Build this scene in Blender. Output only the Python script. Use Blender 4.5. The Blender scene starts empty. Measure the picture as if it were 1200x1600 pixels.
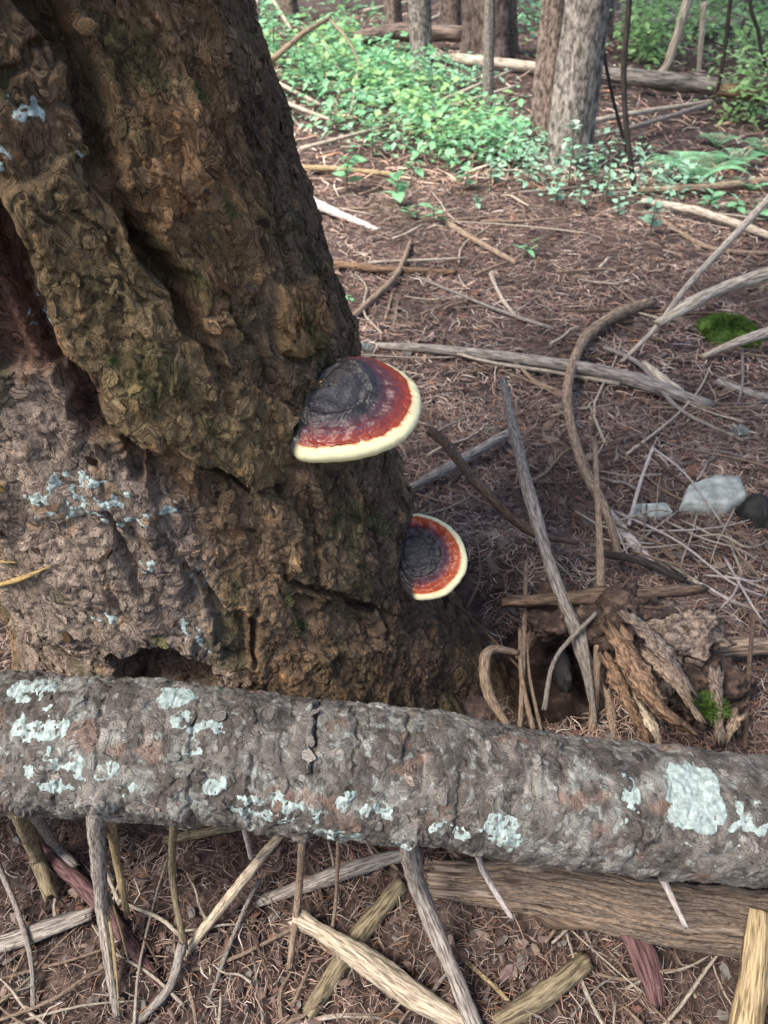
import bpy, math, random
import numpy as np
from math import radians, sin, cos, pi
from mathutils import Vector

random.seed(7)
rng = np.random.default_rng(11)
scene = bpy.context.scene
COL = scene.collection

# ------------------------------------------------------------------ camera, light, exposure
CAM_H, PITCH = 1.15, 37.0
cam_d = bpy.data.cameras.new('camera'); cam = bpy.data.objects.new('camera', cam_d); COL.objects.link(cam)
cam.location = (0, 0, CAM_H); cam.rotation_euler = (radians(90 - PITCH), 0, 0)
cam_d.sensor_fit = 'VERTICAL'; cam_d.sensor_height = 36.0; cam_d.sensor_width = 27.0; cam_d.lens = 27.0
cam_d.clip_start = 0.02; cam_d.clip_end = 500
cam_d.dof.use_dof = True; cam_d.dof.focus_distance = 0.93; cam_d.dof.aperture_fstop = 9.0
scene.camera = cam

SUN_EL, SUN_AZ = 56.0, 240.0          # azimuth clockwise from +Y: the light comes from behind the camera's left
world = bpy.data.worlds.new('World'); scene.world = world; world.use_nodes = True
wn = world.node_tree.nodes; wl = world.node_tree.links
sky = wn.new('ShaderNodeTexSky'); sky.sky_type = 'NISHITA'; sky.sun_disc = False
sky.sun_elevation = radians(SUN_EL); sky.sun_rotation = radians(SUN_AZ)
sky.air_density = 1.0; sky.dust_density = 3.0; sky.ozone_density = 1.0
wn['Background'].inputs['Strength'].default_value = 0.05
wl.new(sky.outputs[0], wn['Background'].inputs['Color'])
sun_d = bpy.data.lights.new('sun', 'SUN'); sun_d.energy = 1.5; sun_d.angle = radians(26); sun_d.color = (1.0, 0.95, 0.87)
sun = bpy.data.objects.new('sun', sun_d); COL.objects.link(sun)
sd = Vector((sin(radians(SUN_AZ)) * cos(radians(SUN_EL)), cos(radians(SUN_AZ)) * cos(radians(SUN_EL)), sin(radians(SUN_EL))))
sun.rotation_euler = sd.to_track_quat('Z', 'Y').to_euler()
vs = scene.view_settings
vs.view_transform = 'Standard'; vs.look = 'None'; vs.exposure = 2.5; vs.gamma = 1.0
scene.cycles.use_denoising = True
scene.cycles.max_bounces = 5; scene.cycles.diffuse_bounces = 3; scene.cycles.glossy_bounces = 2

# ------------------------------------------------------------------ noise
def _tab(seed):
    r = np.random.default_rng(seed)
    p = r.permutation(256); g = r.normal(size=(256, 3)); g /= np.linalg.norm(g, axis=1)[:, None]
    return p, g
_T = {}
def perlin(x, y, z=0.0, seed=0):
    if seed not in _T: _T[seed] = _tab(seed)
    p, g = _T[seed]
    x, y, z = np.broadcast_arrays(np.asarray(x, float), np.asarray(y, float), np.asarray(z, float))
    xi = np.floor(x).astype(int); yi = np.floor(y).astype(int); zi = np.floor(z).astype(int)
    xf = x - xi; yf = y - yi; zf = z - zi
    u = xf*xf*xf*(xf*(xf*6-15)+10); v = yf*yf*yf*(yf*(yf*6-15)+10); w = zf*zf*zf*(zf*(zf*6-15)+10)
    def c(a, b, d):
        h = p[(p[(p[(xi+a) & 255] + yi + b) & 255] + zi + d) & 255]; q = g[h]
        return q[..., 0]*(xf-a) + q[..., 1]*(yf-b) + q[..., 2]*(zf-d)
    def L(a, b, t): return a + t*(b-a)
    return 1.5 * L(L(L(c(0,0,0), c(1,0,0), u), L(c(0,1,0), c(1,1,0), u), v), L(L(c(0,0,1), c(1,0,1), u), L(c(0,1,1), c(1,1,1), u), v), w)
def fbm(x, y, z=0.0, o=4, seed=0, g=0.5):
    r = 0; a = 1.0; f = 1.0
    for i in range(o):
        r = r + a*perlin(x*f, y*f, z*f, seed+i); a *= g; f *= 2.03
    return r
def voronoi(x, y, seed=0):
    r = np.random.default_rng(seed); J = r.random((64, 64, 3))
    xi = np.floor(x).astype(int); yi = np.floor(y).astype(int)
    f1 = np.full(x.shape, 9.0); f2 = f1.copy(); rid = np.zeros(x.shape)
    for a in (-1, 0, 1):
        for b in (-1, 0, 1):
            j = J[(xi+a) & 63, (yi+b) & 63]
            d = np.hypot(xi+a+j[..., 0]-x, yi+b+j[..., 1]-y)
            m = d < f1
            f2 = np.where(m, f1, np.minimum(f2, d)); rid = np.where(m, j[..., 2], rid); f1 = np.where(m, d, f1)
    return f1, f2, rid
def sstep(a, b, x):
    t = np.clip((x-a)/(b-a), 0, 1); return t*t*(3-2*t)
def terrace(h, step, sharp=0.25):
    q = h/step; k = np.floor(q); f = q-k
    return step*(k + sstep(1-sharp, 1.0, f)*0.85 + f*0.15)
def mix(a, b, t): return a + (b-a)*t

# ------------------------------------------------------------------ terrain and placing
def gz(x, y):
    x = np.asarray(x, float); y = np.asarray(y, float)
    z = 0.018*perlin(x*2.1, y*2.1, 0.3, 51) + 0.008*perlin(x*6, y*6, 0.7, 52)
    z = z + 0.05*np.maximum(y-4.5, 0)*sstep(4.5, 7.5, y) + 0.10*perlin(x*.5, y*.5, 1.1, 53)*sstep(3, 6, y)
    z = z + 0.20*np.maximum(y-14, 0)*sstep(14, 22, y)
    z = z + 0.09*np.exp(-(((x-.27)/.17)**2 + ((y-1.28)/.11)**2))           # mound of rotten wood behind it
    z = z + 0.04*np.exp(-(((x-.62)/.2)**2 + ((y-1.0)/.2)**2))
    return z
def pit(x, y):      # the steep-sided hollow behind the log
    q = ((np.asarray(x, float)-.315)/.105)**2 + ((np.asarray(y, float)-.985)/.095)**2
    return .50*np.exp(-q**3)
_f = Vector((0, cos(radians(PITCH)), -sin(radians(PITCH)))); _u = Vector((0, sin(radians(PITCH)), cos(radians(PITCH))))
def ray(px, py): return Vector(((px-600)/1200, 0, 0)) + _f + _u*((800-py)/1200)
CAMP = Vector((0, 0, CAM_H))
def depth(p): return (Vector(p)-CAMP).dot(_f)
def G(px, py, h=0.0):
    """the real place of a point that stands h above the ground, surveyed from the photograph"""
    d = ray(px, py); D = np.array(d)
    ts = _TS; X = D[0]*ts; Y = D[1]*ts; k = (CAM_H + D[2]*ts) < gz(X, Y) + h
    i = int(np.argmax(k)) if k.any() else len(ts)-1
    ts = np.linspace(ts[max(i-1, 0)], ts[i], 40); k = (CAM_H + D[2]*ts) < gz(D[0]*ts, D[1]*ts) + h
    return CAMP + d*float(ts[int(np.argmax(k))] if k.any() else ts[-1])
_TS = np.geomspace(.3, 60, 260)
def AT(px, py, t): return CAMP + ray(px, py)*t

# ------------------------------------------------------------------ mesh helpers
def mesh_np(name, v, quads=None, tris=None, smooth=True, col=None, wc=None):
    me = bpy.data.meshes.new(name)
    v = np.asarray(v, np.float32); me.vertices.add(len(v)); me.vertices.foreach_set('co', v.ravel())
    nq = 0 if quads is None else len(quads); nt = 0 if tris is None else len(tris)
    li = []; 
    if nq: li.append(np.asarray(quads, np.int32).ravel())
    if nt: li.append(np.asarray(tris, np.int32).ravel())
    li = np.concatenate(li)
    me.loops.add(len(li)); me.loops.foreach_set('vertex_index', li)
    me.polygons.add(nq+nt)
    st = np.concatenate([np.arange(nq)*4, nq*4 + np.arange(nt)*3]).astype(np.int32)
    me.polygons.foreach_set('loop_start', st)
    me.polygons.foreach_set('use_smooth', np.full(nq+nt, smooth))
    me.update(calc_edges=True); me.validate()
    if col is not None:
        a = me.color_attributes.new('Col', 'FLOAT_COLOR', 'POINT')
        c = np.ones((len(v), 4), np.float32); c[:, :3] = np.clip(col, 0, 1); a.data.foreach_set('color', c.ravel())
    if wc is not None:
        a = me.attributes.new('wc', 'FLOAT_VECTOR', 'POINT'); a.data.foreach_set('vector', np.asarray(wc, np.float32).ravel())
    return me
def grid_quads(nr, nc, wrap=False):
    r = np.arange(nr-1)[:, None]; c = np.arange(nc if wrap else nc-1)[None, :]; c2 = (c+1) % nc
    return np.stack([r*nc+c, r*nc+c2, (r+1)*nc+c2, (r+1)*nc+c], -1).reshape(-1, 4)
def obj(name, me, m=None, parent=None, loc=None):
    o = bpy.data.objects.new(name, me); COL.objects.link(o)
    if m is not None and len(me.materials) == 0: me.materials.append(m)
    if parent is not None: o.parent = parent
    if loc is not None: o.location = loc
    return o
def thing(name, label, cat, loc=(0, 0, 0), group=None):
    o = bpy.data.objects.new(name, None); COL.objects.link(o); o.location = loc; o.empty_display_size = .05
    return tag(o, label, cat, group)
def tag(o, label, cat, group=None):
    o['label'] = label; o['category'] = cat
    if group: o['group'] = group
    return o
def sub(v, loc):      # world coordinates -> coordinates of a part whose thing stands at loc
    return np.asarray(v) - np.array(loc)[None, :]

# ------------------------------------------------------------------ materials
def mat(name, c1, c2=None, scale=40, rough=.85, bump=.4, dist=.002, coords='OBJ', vcol=False, c3=None, spec=.25, detail=6, vary=.35, trans=0.0, sheen=0):
    m = bpy.data.materials.new(name); m.use_nodes = True
    n = m.node_tree.nodes; l = m.node_tree.links; b = n['Principled BSDF']
    b.inputs['Roughness'].default_value = rough; b.inputs['Specular IOR Level'].default_value = spec
    if coords == 'OBJ': src = n.new('ShaderNodeTexCoord').outputs['Object']
    else:
        a = n.new('ShaderNodeAttribute'); a.attribute_name = 'wc'; src = a.outputs['Vector']
    no = n.new('ShaderNodeTexNoise'); no.inputs['Scale'].default_value = scale; no.inputs['Detail'].default_value = detail; no.inputs['Roughness'].default_value = .65
    l.new(src, no.inputs['Vector'])
    if vcol:
        a = n.new('ShaderNodeAttribute'); a.attribute_name = 'Col'
        mr = n.new('ShaderNodeMapRange'); mr.inputs['From Min'].default_value = .25; mr.inputs['From Max'].default_value = .75
        mr.inputs['To Min'].default_value = 1-vary; mr.inputs['To Max'].default_value = 1+vary
        l.new(no.outputs['Fac'], mr.inputs['Value'])
        mx = n.new('ShaderNodeVectorMath'); mx.operation = 'SCALE'; l.new(a.outputs['Color'], mx.inputs[0]); l.new(mr.outputs[0], mx.inputs['Scale'])
        l.new(mx.outputs[0], b.inputs['Base Color'])
    else:
        cr = n.new('ShaderNodeValToRGB'); e = cr.color_ramp.elements
        e[0].position = .36 if coords == 'OBJ' else .40; e[0].color = (*c1, 1); e[1].position = .64 if coords == 'OBJ' else .60; e[1].color = (*(c2 or c1), 1)
        if c3: k = e.new(.52); k.color = (*c3, 1)
        l.new(no.outputs['Fac'], cr.inputs['Fac']); l.new(cr.outputs['Color'], b.inputs['Base Color'])
    if bump > 0:
        bp = n.new('ShaderNodeBump'); bp.inputs['Strength'].default_value = bump; bp.inputs['Distance'].default_value = dist
        n2 = n.new('ShaderNodeTexNoise'); n2.inputs['Scale'].default_value = scale*2.2; n2.inputs['Detail'].default_value = 5; l.new(src, n2.inputs['Vector'])
        l.new(n2.outputs['Fac'], bp.inputs['Height']); l.new(bp.outputs[0], b.inputs['Normal'])
    if trans > 0:
        t = n.new('ShaderNodeBsdfTranslucent'); ms = n.new('ShaderNodeMixShader'); ms.inputs[0].default_value = trans
        srcc = b.inputs['Base Color'].links[0].from_socket; l.new(srcc, t.inputs['Color'])
        l.new(b.outputs[0], ms.inputs[1]); l.new(t.outputs[0], ms.inputs[2]); l.new(ms.outputs[0], n['Material Output'].inputs['Surface'])
    return m
def bark_mat(name, scale, lines, dist, vary, rough=.9, aspect=(1, 1, 1), speck=None):
    """bark: the vertex colour is its colour, painted shade on the trunk included; thin cork layers give it relief and differ in tone"""
    m = bpy.data.materials.new(name); m.use_nodes = True
    n = m.node_tree.nodes; l = m.node_tree.links; b = n['Principled BSDF']; b.inputs['Roughness'].default_value = rough; b.inputs['Specular IOR Level'].default_value = .2
    tc = n.new('ShaderNodeTexCoord'); mp = n.new('ShaderNodeMapping'); mp.inputs['Scale'].default_value = aspect; l.new(tc.outputs['Object'], mp.inputs['Vector']); src = mp.outputs[0]
    def noise(sc, det, dis=0.0, ro=.6):
        q = n.new('ShaderNodeTexNoise'); q.inputs['Scale'].default_value = sc; q.inputs['Detail'].default_value = det; q.inputs['Distortion'].default_value = dis; q.inputs['Roughness'].default_value = ro
        l.new(src, q.inputs['Vector']); return q.outputs['Fac']
    def math_(op, a, b_=None, c_=None):
        q = n.new('ShaderNodeMath'); q.operation = op
        for i, v in enumerate((a, b_, c_)):
            if v is None: continue
            if isinstance(v, (int, float)): q.inputs[i].default_value = v
            else: l.new(v, q.inputs[i])
        return q.outputs[0]
    lay = math_('MULTIPLY', noise(scale, 1.6, 1.1, .45), lines); fl = math_('FLOOR', lay); fr = math_('FRACT', lay)
    st = math_('SMOOTH_MIN', math_('MULTIPLY', fr, 5.0), 1.0, .3)
    fine = noise(scale*9, 6, .3, .7)
    wn_ = n.new('ShaderNodeTexWhiteNoise'); wn_.noise_dimensions = '1D'; l.new(fl, wn_.inputs['W'])
    tone = math_('ADD', math_('MULTIPLY', wn_.outputs['Value'], vary), math_('ADD', math_('MULTIPLY', fine, 1.3), .35 - vary*.5))
    a = n.new('ShaderNodeAttribute'); a.attribute_name = 'Col'
    mx = n.new('ShaderNodeVectorMath'); mx.operation = 'SCALE'; l.new(a.outputs['Color'], mx.inputs[0]); l.new(tone, mx.inputs['Scale']); colr = mx.outputs[0]
    if speck:
        sp = noise(speck[0], 5, .2, .75); mr = n.new('ShaderNodeMapRange'); mr.interpolation_type = 'SMOOTHSTEP'; mr.inputs['From Min'].default_value = speck[1]; mr.inputs['From Max'].default_value = speck[1]+.05; l.new(sp, mr.inputs['Value'])
        mm = n.new('ShaderNodeMix'); mm.data_type = 'RGBA'; l.new(mr.outputs[0], mm.inputs[0]); l.new(colr, mm.inputs[6]); mm.inputs[7].default_value = (*speck[2], 1); colr = mm.outputs[2]
    l.new(colr, b.inputs['Base Color'])
    hgt = math_('ADD', math_('ADD', math_('MULTIPLY', wn_.outputs['Value'], .9), math_('MULTIPLY', st, 1.1)), math_('MULTIPLY', fine, 1.3))
    bp = n.new('ShaderNodeBump'); bp.inputs['Strength'].default_value = 1.0; bp.inputs['Distance'].default_value = dist; l.new(hgt, bp.inputs['Height']); l.new(bp.outputs[0], b.inputs['Normal'])
    return m
M = {}
M['bark'] = bark_mat('old_bark', 30, 22, .0042, 1.1, aspect=(1.15, 1.15, .8))
M['logbark'] = bark_mat('log_bark', 44, 15, .0018, .85, aspect=(1, 1, 1), speck=(140, .66, (.33, .35, .32)))
M['lichen'] = mat('lichen', (.19, .225, .205), (.39, .46, .43), scale=130, rough=.95, bump=.7, dist=.0012)
M['soil'] = mat('soil', (.030, .020, .017), (.14, .098, .082), c3=(.065, .044, .038), scale=26, rough=.95, bump=.9, dist=.006, detail=10)
M['litter'] = mat('needles', (.1, .07, .05), vcol=True, scale=90, rough=.75, bump=0, vary=.2, spec=.3)
M['humus'] = mat('humus', (.022, .015, .012), (.14, .095, .072), c3=(.06, .04, .032), scale=55, rough=.95, bump=1.0, dist=.006, detail=10)
M['leaf'] = mat('leaf_green', (.11, .31, .14), (.32, .60, .34), scale=9, rough=.5, bump=0, trans=.35, spec=.4)
M['leafsunlit'] = mat('leaf_sunlit', (.22, .42, .14), (.44, .64, .30), scale=9, rough=.5, bump=0, trans=.35, spec=.4)  # sunlight on the leaves is put into this lighter yellow-green
M['leaf2'] = mat('leaf_blue_green', (.15, .33, .21), (.40, .60, .44), scale=9, rough=.5, bump=0, trans=.3, spec=.4)
M['leafpale'] = mat('leaf_pale', (.34, .46, .38), (.5, .6, .5), scale=9, rough=.5, bump=0, trans=.25)
M['crown'] = mat('crown_green', (.025, .06, .02), (.06, .12, .04), scale=3, rough=.7, bump=0, trans=.25)
M['moss'] = mat('moss', (.035, .075, .012), (.10, .17, .03), scale=60, rough=.95, bump=.8, dist=.004)
M['stone'] = mat('stone', (.22, .235, .21), (.46, .48, .44), scale=30, rough=.85, bump=.5, dist=.003)
M['darkstone'] = mat('darkstone', (.012, .012, .012), (.035, .033, .03), scale=30, rough=.7, bump=.5)
WOOD = {
 'grey': ((.16, .13, .11), (.36, .32, .28)), 'pale': ((.30, .24, .18), (.60, .52, .42)), 'cream': ((.28, .22, .155), (.58, .48, .35)),
 'olive': ((.11, .085, .05), (.28, .225, .14)), 'yellow': ((.22, .155, .08), (.46, .35, .20)), 'brown': ((.07, .045, .03), (.19, .13, .09)),
 'dark': ((.025, .02, .018), (.075, .06, .05)), 'purple': ((.06, .03, .03), (.17, .09, .085)), 'tan': ((.16, .11, .075), (.38, .28, .20)),
 'orange': ((.09, .052, .033), (.31, .195, .12)), 'white': ((.36, .30, .27), (.70, .62, .58)), 'rot': ((.085, .06, .047), (.29, .225, .175)),
 'greytree': ((.10, .085, .073), (.31, .275, .24)), 'browntree': ((.075, .056, .045), (.24, .18, .15)), 'chip': ((.36, .22, .07), (.62, .44, .2)),
}
for k, (a, b) in WOOD.items():
    M[k] = mat('wood_'+k, tuple(x*.6 for x in a), b, c3=tuple(x*.5+y*.5 for x, y in zip(a, b)), coords='WC', scale=1.0, rough=.85, bump=.8, dist=.003, detail=12)

# ------------------------------------------------------------------ tubes (sticks, trunks, stubs)
def catmull(P, n):
    P = [np.array(p, float) for p in P]; P = [2*P[0]-P[1]] + P + [2*P[-1]-P[-2]]
    seg = len(P)-3; out = []
    for i in range(n):
        u = i/(n-1)*seg; k = min(int(u), seg-1); t = u-k; a, b, c, d = P[k:k+4]
        out.append(.5*((2*b) + (c-a)*t + (2*a-5*b+4*c-d)*t*t + (3*b-a-3*c+d)*t**3))
    return np.array(out)
def tube_np(pts, rad, n=24, sides=10, rough=.12, seed=0, grain=1.0, jag=.6, squash=1.0, groove=0.0, knobby=0.0):
    """a tapered, knobbly tube with broken ends; returns verts, quads, tris, wood coords"""
    C = catmull(pts, n); rad = np.interp(np.linspace(0, 1, n), np.linspace(0, 1, len(rad)), rad)
    T = np.gradient(C, axis=0); T /= np.linalg.norm(T, axis=1)[:, None]+1e-9
    up = np.array([0.13, .21, .97]); 
    if abs(T[0] @ up) > .9: up = np.array([1., .1, 0])
    A = np.cross(T, up); A /= np.linalg.norm(A, axis=1)[:, None]+1e-9; B = np.cross(A, T)
    th = np.linspace(0, 2*pi, sides, endpoint=False)
    L = np.concatenate([[0], np.cumsum(np.linalg.norm(np.diff(C, axis=0), axis=1))])
    rm = rad.mean()+1e-6
    cs, sn = np.cos(th)[None], np.sin(th)[None]
    nz = fbm(cs*1.2 + seed*3.1, sn*1.2, L[:, None]/(rm*5), 3, 60) * rough
    if groove: nz = nz + groove*perlin(cs*3.2+seed, sn*3.2, L[:, None]/(rm*14), 64)
    if knobby: nz = nz + knobby*fbm(cs*2.4+seed, sn*2.4, L[:, None]/(rm*1.3), 4, 66, .6)
    R = rad[:, None]*np.maximum(1+nz, .25)
    V = C[:, None] + A[:, None]*(R*cs)[..., None] + B[:, None]*(R*sn*squash)[..., None]
    r = np.random.default_rng(seed+5)
    V[0] -= T[0]*(r.random(sides)*jag*rad[0])[:, None]; V[-1] += T[-1]*(r.random(sides)*jag*1.6*rad[-1])[:, None]
    V = V.reshape(-1, 3); q = grid_quads(n, sides, True)
    i0, i1 = len(V), len(V)+1
    V = np.vstack([V, C[0], C[-1]])
    t = [(i0, (k+1) % sides, k) for k in range(sides)] + [(i1, (n-1)*sides+k, (n-1)*sides+(k+1) % sides) for k in range(sides)]
    k = grain/max(rm*2, .004)*4
    W = np.stack([np.broadcast_to(cs, R.shape)*4.5, np.broadcast_to(sn, R.shape)*4.5, np.broadcast_to(L[:, None]*k*.16, R.shape)], -1).reshape(-1, 3)
    W = np.vstack([W, [[0, 0, 0]], [[0, 0, L[-1]*k*.16]]]) + seed*7.3
    return V, q, np.array(t), W
def tube(name, pts, rad, m, parent=None, loc=(0, 0, 0), **k):
    V, q, t, W = tube_np(pts, rad, **k)
    return obj(name, mesh_np(name, sub(V, loc), q, t, wc=W), M[m], parent)
_seed = [0]
def stick(name, label, cat, pix, w, m, group=None, n=40, sides=11, rough=.16, sink=.35, branches=(), lift=0.0, jag=.8, squash=1., groove=.12, taper=None):
    """pix: list of (px, py, height above ground); w: widths in photo pixels along it"""
    _seed[0] += 1
    P = [G(a, b, h+lift) for a, b, h in pix]
    w = list(w) if isinstance(w, (list, tuple)) else [w, w*.8]
    ds = [depth(p) for p in P]; wi = np.interp(np.linspace(0, 1, len(P)), np.linspace(0, 1, len(w)), w)
    rad = [wi[i]*ds[i]/2400 for i in range(len(P))]
    P2 = [Vector((p.x, p.y, p.z + rad[i]*(1-sink))) for i, p in enumerate(P)]
    loc = P2[0].copy(); loc.z = float(gz(loc.x, loc.y))
    if branches:
        o = thing(name, label, cat, loc, group)
        main = tube('stem', P2, rad, m, o, loc, grain=1.5, knobby=.10, n=n, sides=sides, rough=rough, seed=_seed[0], jag=jag, squash=squash, groove=groove)
        for bp, bw in branches:
            Q = [G(a, b, h+lift) for a, b, h in bp]
            tube('twig', Q, [bw*depth(Q[0])/2400, bw*.5*depth(Q[-1])/2400], m, o, loc, n=12, sides=7, seed=_seed[0]+40, rough=rough)
    else:
        o = tube(name, P2, rad, m, None, loc, grain=1.5, knobby=.10, n=n, sides=sides, rough=rough, seed=_seed[0], jag=jag, squash=squash, groove=groove)
        o.location = loc; tag(o, label, cat, group)
    return o

# ================================================================== GROUND
def axis_nonuni(a, b, f0, f1, fine, coarse_ratio=1.18):
    xs = list(np.arange(f0, f1, fine)); d = fine; x = f1
    while x < b: xs.append(x); d *= coarse_ratio; x += d
    xs.append(b); d = fine; x = f0
    pre = []
    while True:
        d *= coarse_ratio; x -= d
        if x <= a: break
        pre.append(x)
    return np.array([a] + pre[::-1] + xs)
gx = axis_nonuni(-60, 60, -1.3, 1.3, .014); gy = axis_nonuni(-20, 90, .2, 2.8, .014, 1.05)
GX, GY = np.meshgrid(gx, gy)
near = np.exp(-np.maximum(GY-3, 0)**2)
GZ = gz(GX, GY) - pit(GX, GY) + .006*fbm(GX*16, GY*16, 0, 3, 70)*near + .004*perlin(GX*45, GY*45, 0, 75)*near
ground = obj('ground', mesh_np('ground', np.stack([GX, GY, GZ], -1).reshape(-1, 3), grid_quads(len(gy), len(gx))), M['soil'])
ground['kind'] = 'structure'

# ================================================================== LEANING TREE
TZ = np.array([-.12, 0, .1, .3, .55, .8, 1.1, 2.0, 4.0, 9.0])
TX = np.array([-.20, -.222, -.25, -.298, -.362, -.424, -.495, -.66, -1.0, -1.6])
TY = np.array([1.05, 1.055, 1.06, 1.065, 1.07, 1.07, 1.07, 1.06, 1.05, 1.05])
TR = np.array([.43, .395, .375, .352, .340, .333, .322, .30, .25, .12])
def t_ax(z): return np.interp(z, TZ, TX), np.interp(z, TZ, TY)
def t_R(th, z):
    fl = np.exp(-np.maximum(z, -.1)/.16)
    return np.interp(z, TZ, TR)*(1 + .02*np.cos(3*th+.6)) + fl*(.10*np.exp(-((th+1.25)/.45)**2) + .03*np.exp(-((th-1.5)/.4)**2) - .02*np.exp(-((th)/.5)**2))
def T_uv(px, py):
    """(s, z) on the trunk's plain surface seen at a photo pixel"""
    D = np.array(ray(px, py)); ts = np.arange(.4, 2.2, .001); X, Y, Z = D[0]*ts, D[1]*ts, CAM_H + D[2]*ts
    ax, ay = t_ax(Z); th = np.arctan2(X-ax, ay-Y); k = np.hypot(X-ax, Y-ay) < t_R(th, Z)
    if not k.any():
        i = int(np.argmin(np.hypot(X-ax, Y-ay) - t_R(th, Z))); return th[i]*.35, Z[i], ts[i]
    i = int(np.argmax(k)); return th[i]*.35, Z[i], ts[i]
def T_poly(pts): return np.array([T_uv(a, b)[:2] for a, b in pts])
tht = np.concatenate([np.linspace(-pi, -1.75, 26)[:-1], np.linspace(-1.75, 1.85, 580), np.linspace(1.85, pi, 24)[1:-1]])
tzz = np.concatenate([np.linspace(-.12, 0.0, 20)[:-1], np.linspace(0.0, 1.28, 610), 1.28 + np.cumsum(np.geomspace(.004, .6, 44))])
TH, ZZ = np.meshgrid(tht, tzz); S = TH*.35
# warped domain
wx = S + .010*fbm(S*16, ZZ*16, 0, 3, 80) + .0035*perlin(S*70, ZZ*70, 0, 84); wz = ZZ + .010*fbm(S*16, ZZ*16, 3, 3, 86) + .0035*perlin(S*70, ZZ*70, 3, 89)
def dist_poly(P, closed=False):
    d = np.full(S.shape, 9.0); n = len(P)
    for i in range(n if closed else n-1):
        a, b = P[i], P[(i+1) % n]; ab = b-a; L2 = ab@ab+1e-12
        t = np.clip(((wx-a[0])*ab[0] + (wz-a[1])*ab[1])/L2, 0, 1)
        d = np.minimum(d, np.hypot(wx-a[0]-t*ab[0], wz-a[1]-t*ab[1]))
    return d
def inside(P):
    m = np.zeros(S.shape, bool); n = len(P)
    for i in range(n):
        a, b = P[i], P[(i+1) % n]
        c = ((a[1] > wz) != (b[1] > wz)) & (wx < (b[0]-a[0])*(wz-a[1])/(b[1]-a[1]+1e-12)+a[0])
        m ^= c
    return m
def sdp(pts):
    P = T_poly(pts); d = dist_poly(P, True); return np.where(inside(P), d, -d)

h = .007*fbm(S*5, ZZ*3.2, 0, 2, 90)
# lens-shaped scales along the trunk, terraced into thin cork layers
f1, f2, rid = voronoi(wx*24 + .5*perlin(S*9, ZZ*9, 5, 95), wz*17 + .4*S*20, 3)
h += .0030*(rid-.5) - .0030*(1-sstep(0, .08, f2-f1))
f1b, f2b, ridb = voronoi(wx*62 + 3.3, wz*42 + .5*perlin(S*20, ZZ*20, 2, 97), 4)
h += .0022*(ridb-.5) - .0014*(1-sstep(0, .2, f2b-f1b))
lay = .011*fbm(wx*17, wz*11, 0, 3, 100, .55) + .003*f1
h += terrace(lay*1.15, .0026, .18)
h += .0014*terrace(fbm(wx*75, wz*60, 0, 2, 105)*1.0, .35, .3)
h += .0010*perlin(S*190, ZZ*150, 0, 108)
# furrows and plates, surveyed from the photograph
furrows = [([(40, -20), (100, 50), (135, 95), (150, 190), (165, 270), (195, 325), (235, 385), (275, 445), (300, 505)], .021, .036),
           ([(235, 350), (250, 400), (290, 470), (325, 540), (345, 585)], .013, .018),
           ([(-20, 330), (20, 400), (45, 470), (70, 540), (105, 595), (150, 655)], .016, .026),
           ([(190, 680), (215, 700), (212, 745)], .008, .022), ([(340, 735), (395, 760), (450, 775)], .007, .014),
           ([(160, 800), (185, 850), (205, 890), (218, 925)], .006, .010), ([(260, 840), (290, 890), (310, 930)], .006, .010),
           ([(455, 915), (500, 920), (560, 945), (600, 960)], .010, .022), ([(310, 900), (335, 935), (345, 1000)], .009, .016),
           ([(330, -10), (355, 90), (395, 210), (430, 330), (455, 420)], .009, .010), ([(395, 40), (430, 180), (470, 330)], .005, .007),
           ([(500, 545), (470, 560), (440, 552)], .006, .012), ([(560, 760), (590, 860), (610, 1000)], .007, .010), ([(400, 950), (400, 1040)], .006, .014),
           ([(60, 60), (20, 110), (0, 120)], .006, .010), ([(350, 480), (400, 540), (430, 600), (450, 680)], .006, .008),
           ([(480, 760), (500, 850), (490, 910)], .006, .009), ([(220, 470), (180, 400), (120, 330)], .004, .006)]
for pts, w, dp in furrows:
    d = dist_poly(T_poly(pts)); h -= dp*1.3*(1-sstep(w*.40, w*1.05, d))
plates = [([(0, 300), (100, 240), (160, 330), (220, 400), (280, 480), (330, 570), (400, 610), (465, 650), (450, 720), (420, 762), (340, 740), (280, 710), (215, 690), (165, 655), (130, 590), (80, 490), (30, 390)], .013),
          ([(170, -10), (320, -10), (350, 120), (400, 260), (430, 400), (400, 460), (330, 520), (270, 400), (205, 320), (170, 200)], .008),
          ([(430, 445), (497, 430), (502, 548), (432, 556)], .010),
          ([(230, 170), (320, 150), (330, 280), (260, 360), (235, 280)], .005),
          ([(455, 860), (560, 880), (640, 960), (560, 950), (455, 920)], .010),
          ([(100, 572), (150, 577), (168, 645), (190, 685), (150, 692), (108, 655)], -.024), ([(-20, 330), (30, 400), (62, 485), (100, 565), (70, 590), (-20, 580)], -.016),
          ([(222, 706), (292, 718), (292, 785), (236, 790)], -.018), ([(306, 742), (352, 752), (346, 806), (312, 800)], -.014),
          ([(458, 928), (560, 950), (600, 1010), (480, 1015), (462, 965)], -.014), ([(348, 960), (384, 950), (392, 1032), (352, 1035)], -.013),
          ([(235, 350), (262, 365), (258, 395), (230, 390)], -.016)]
SD = []
for pts, dp in plates:
    s_ = sdp(pts); SD.append(s_); h += dp*sstep(-.0015, .0035, s_)
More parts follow.
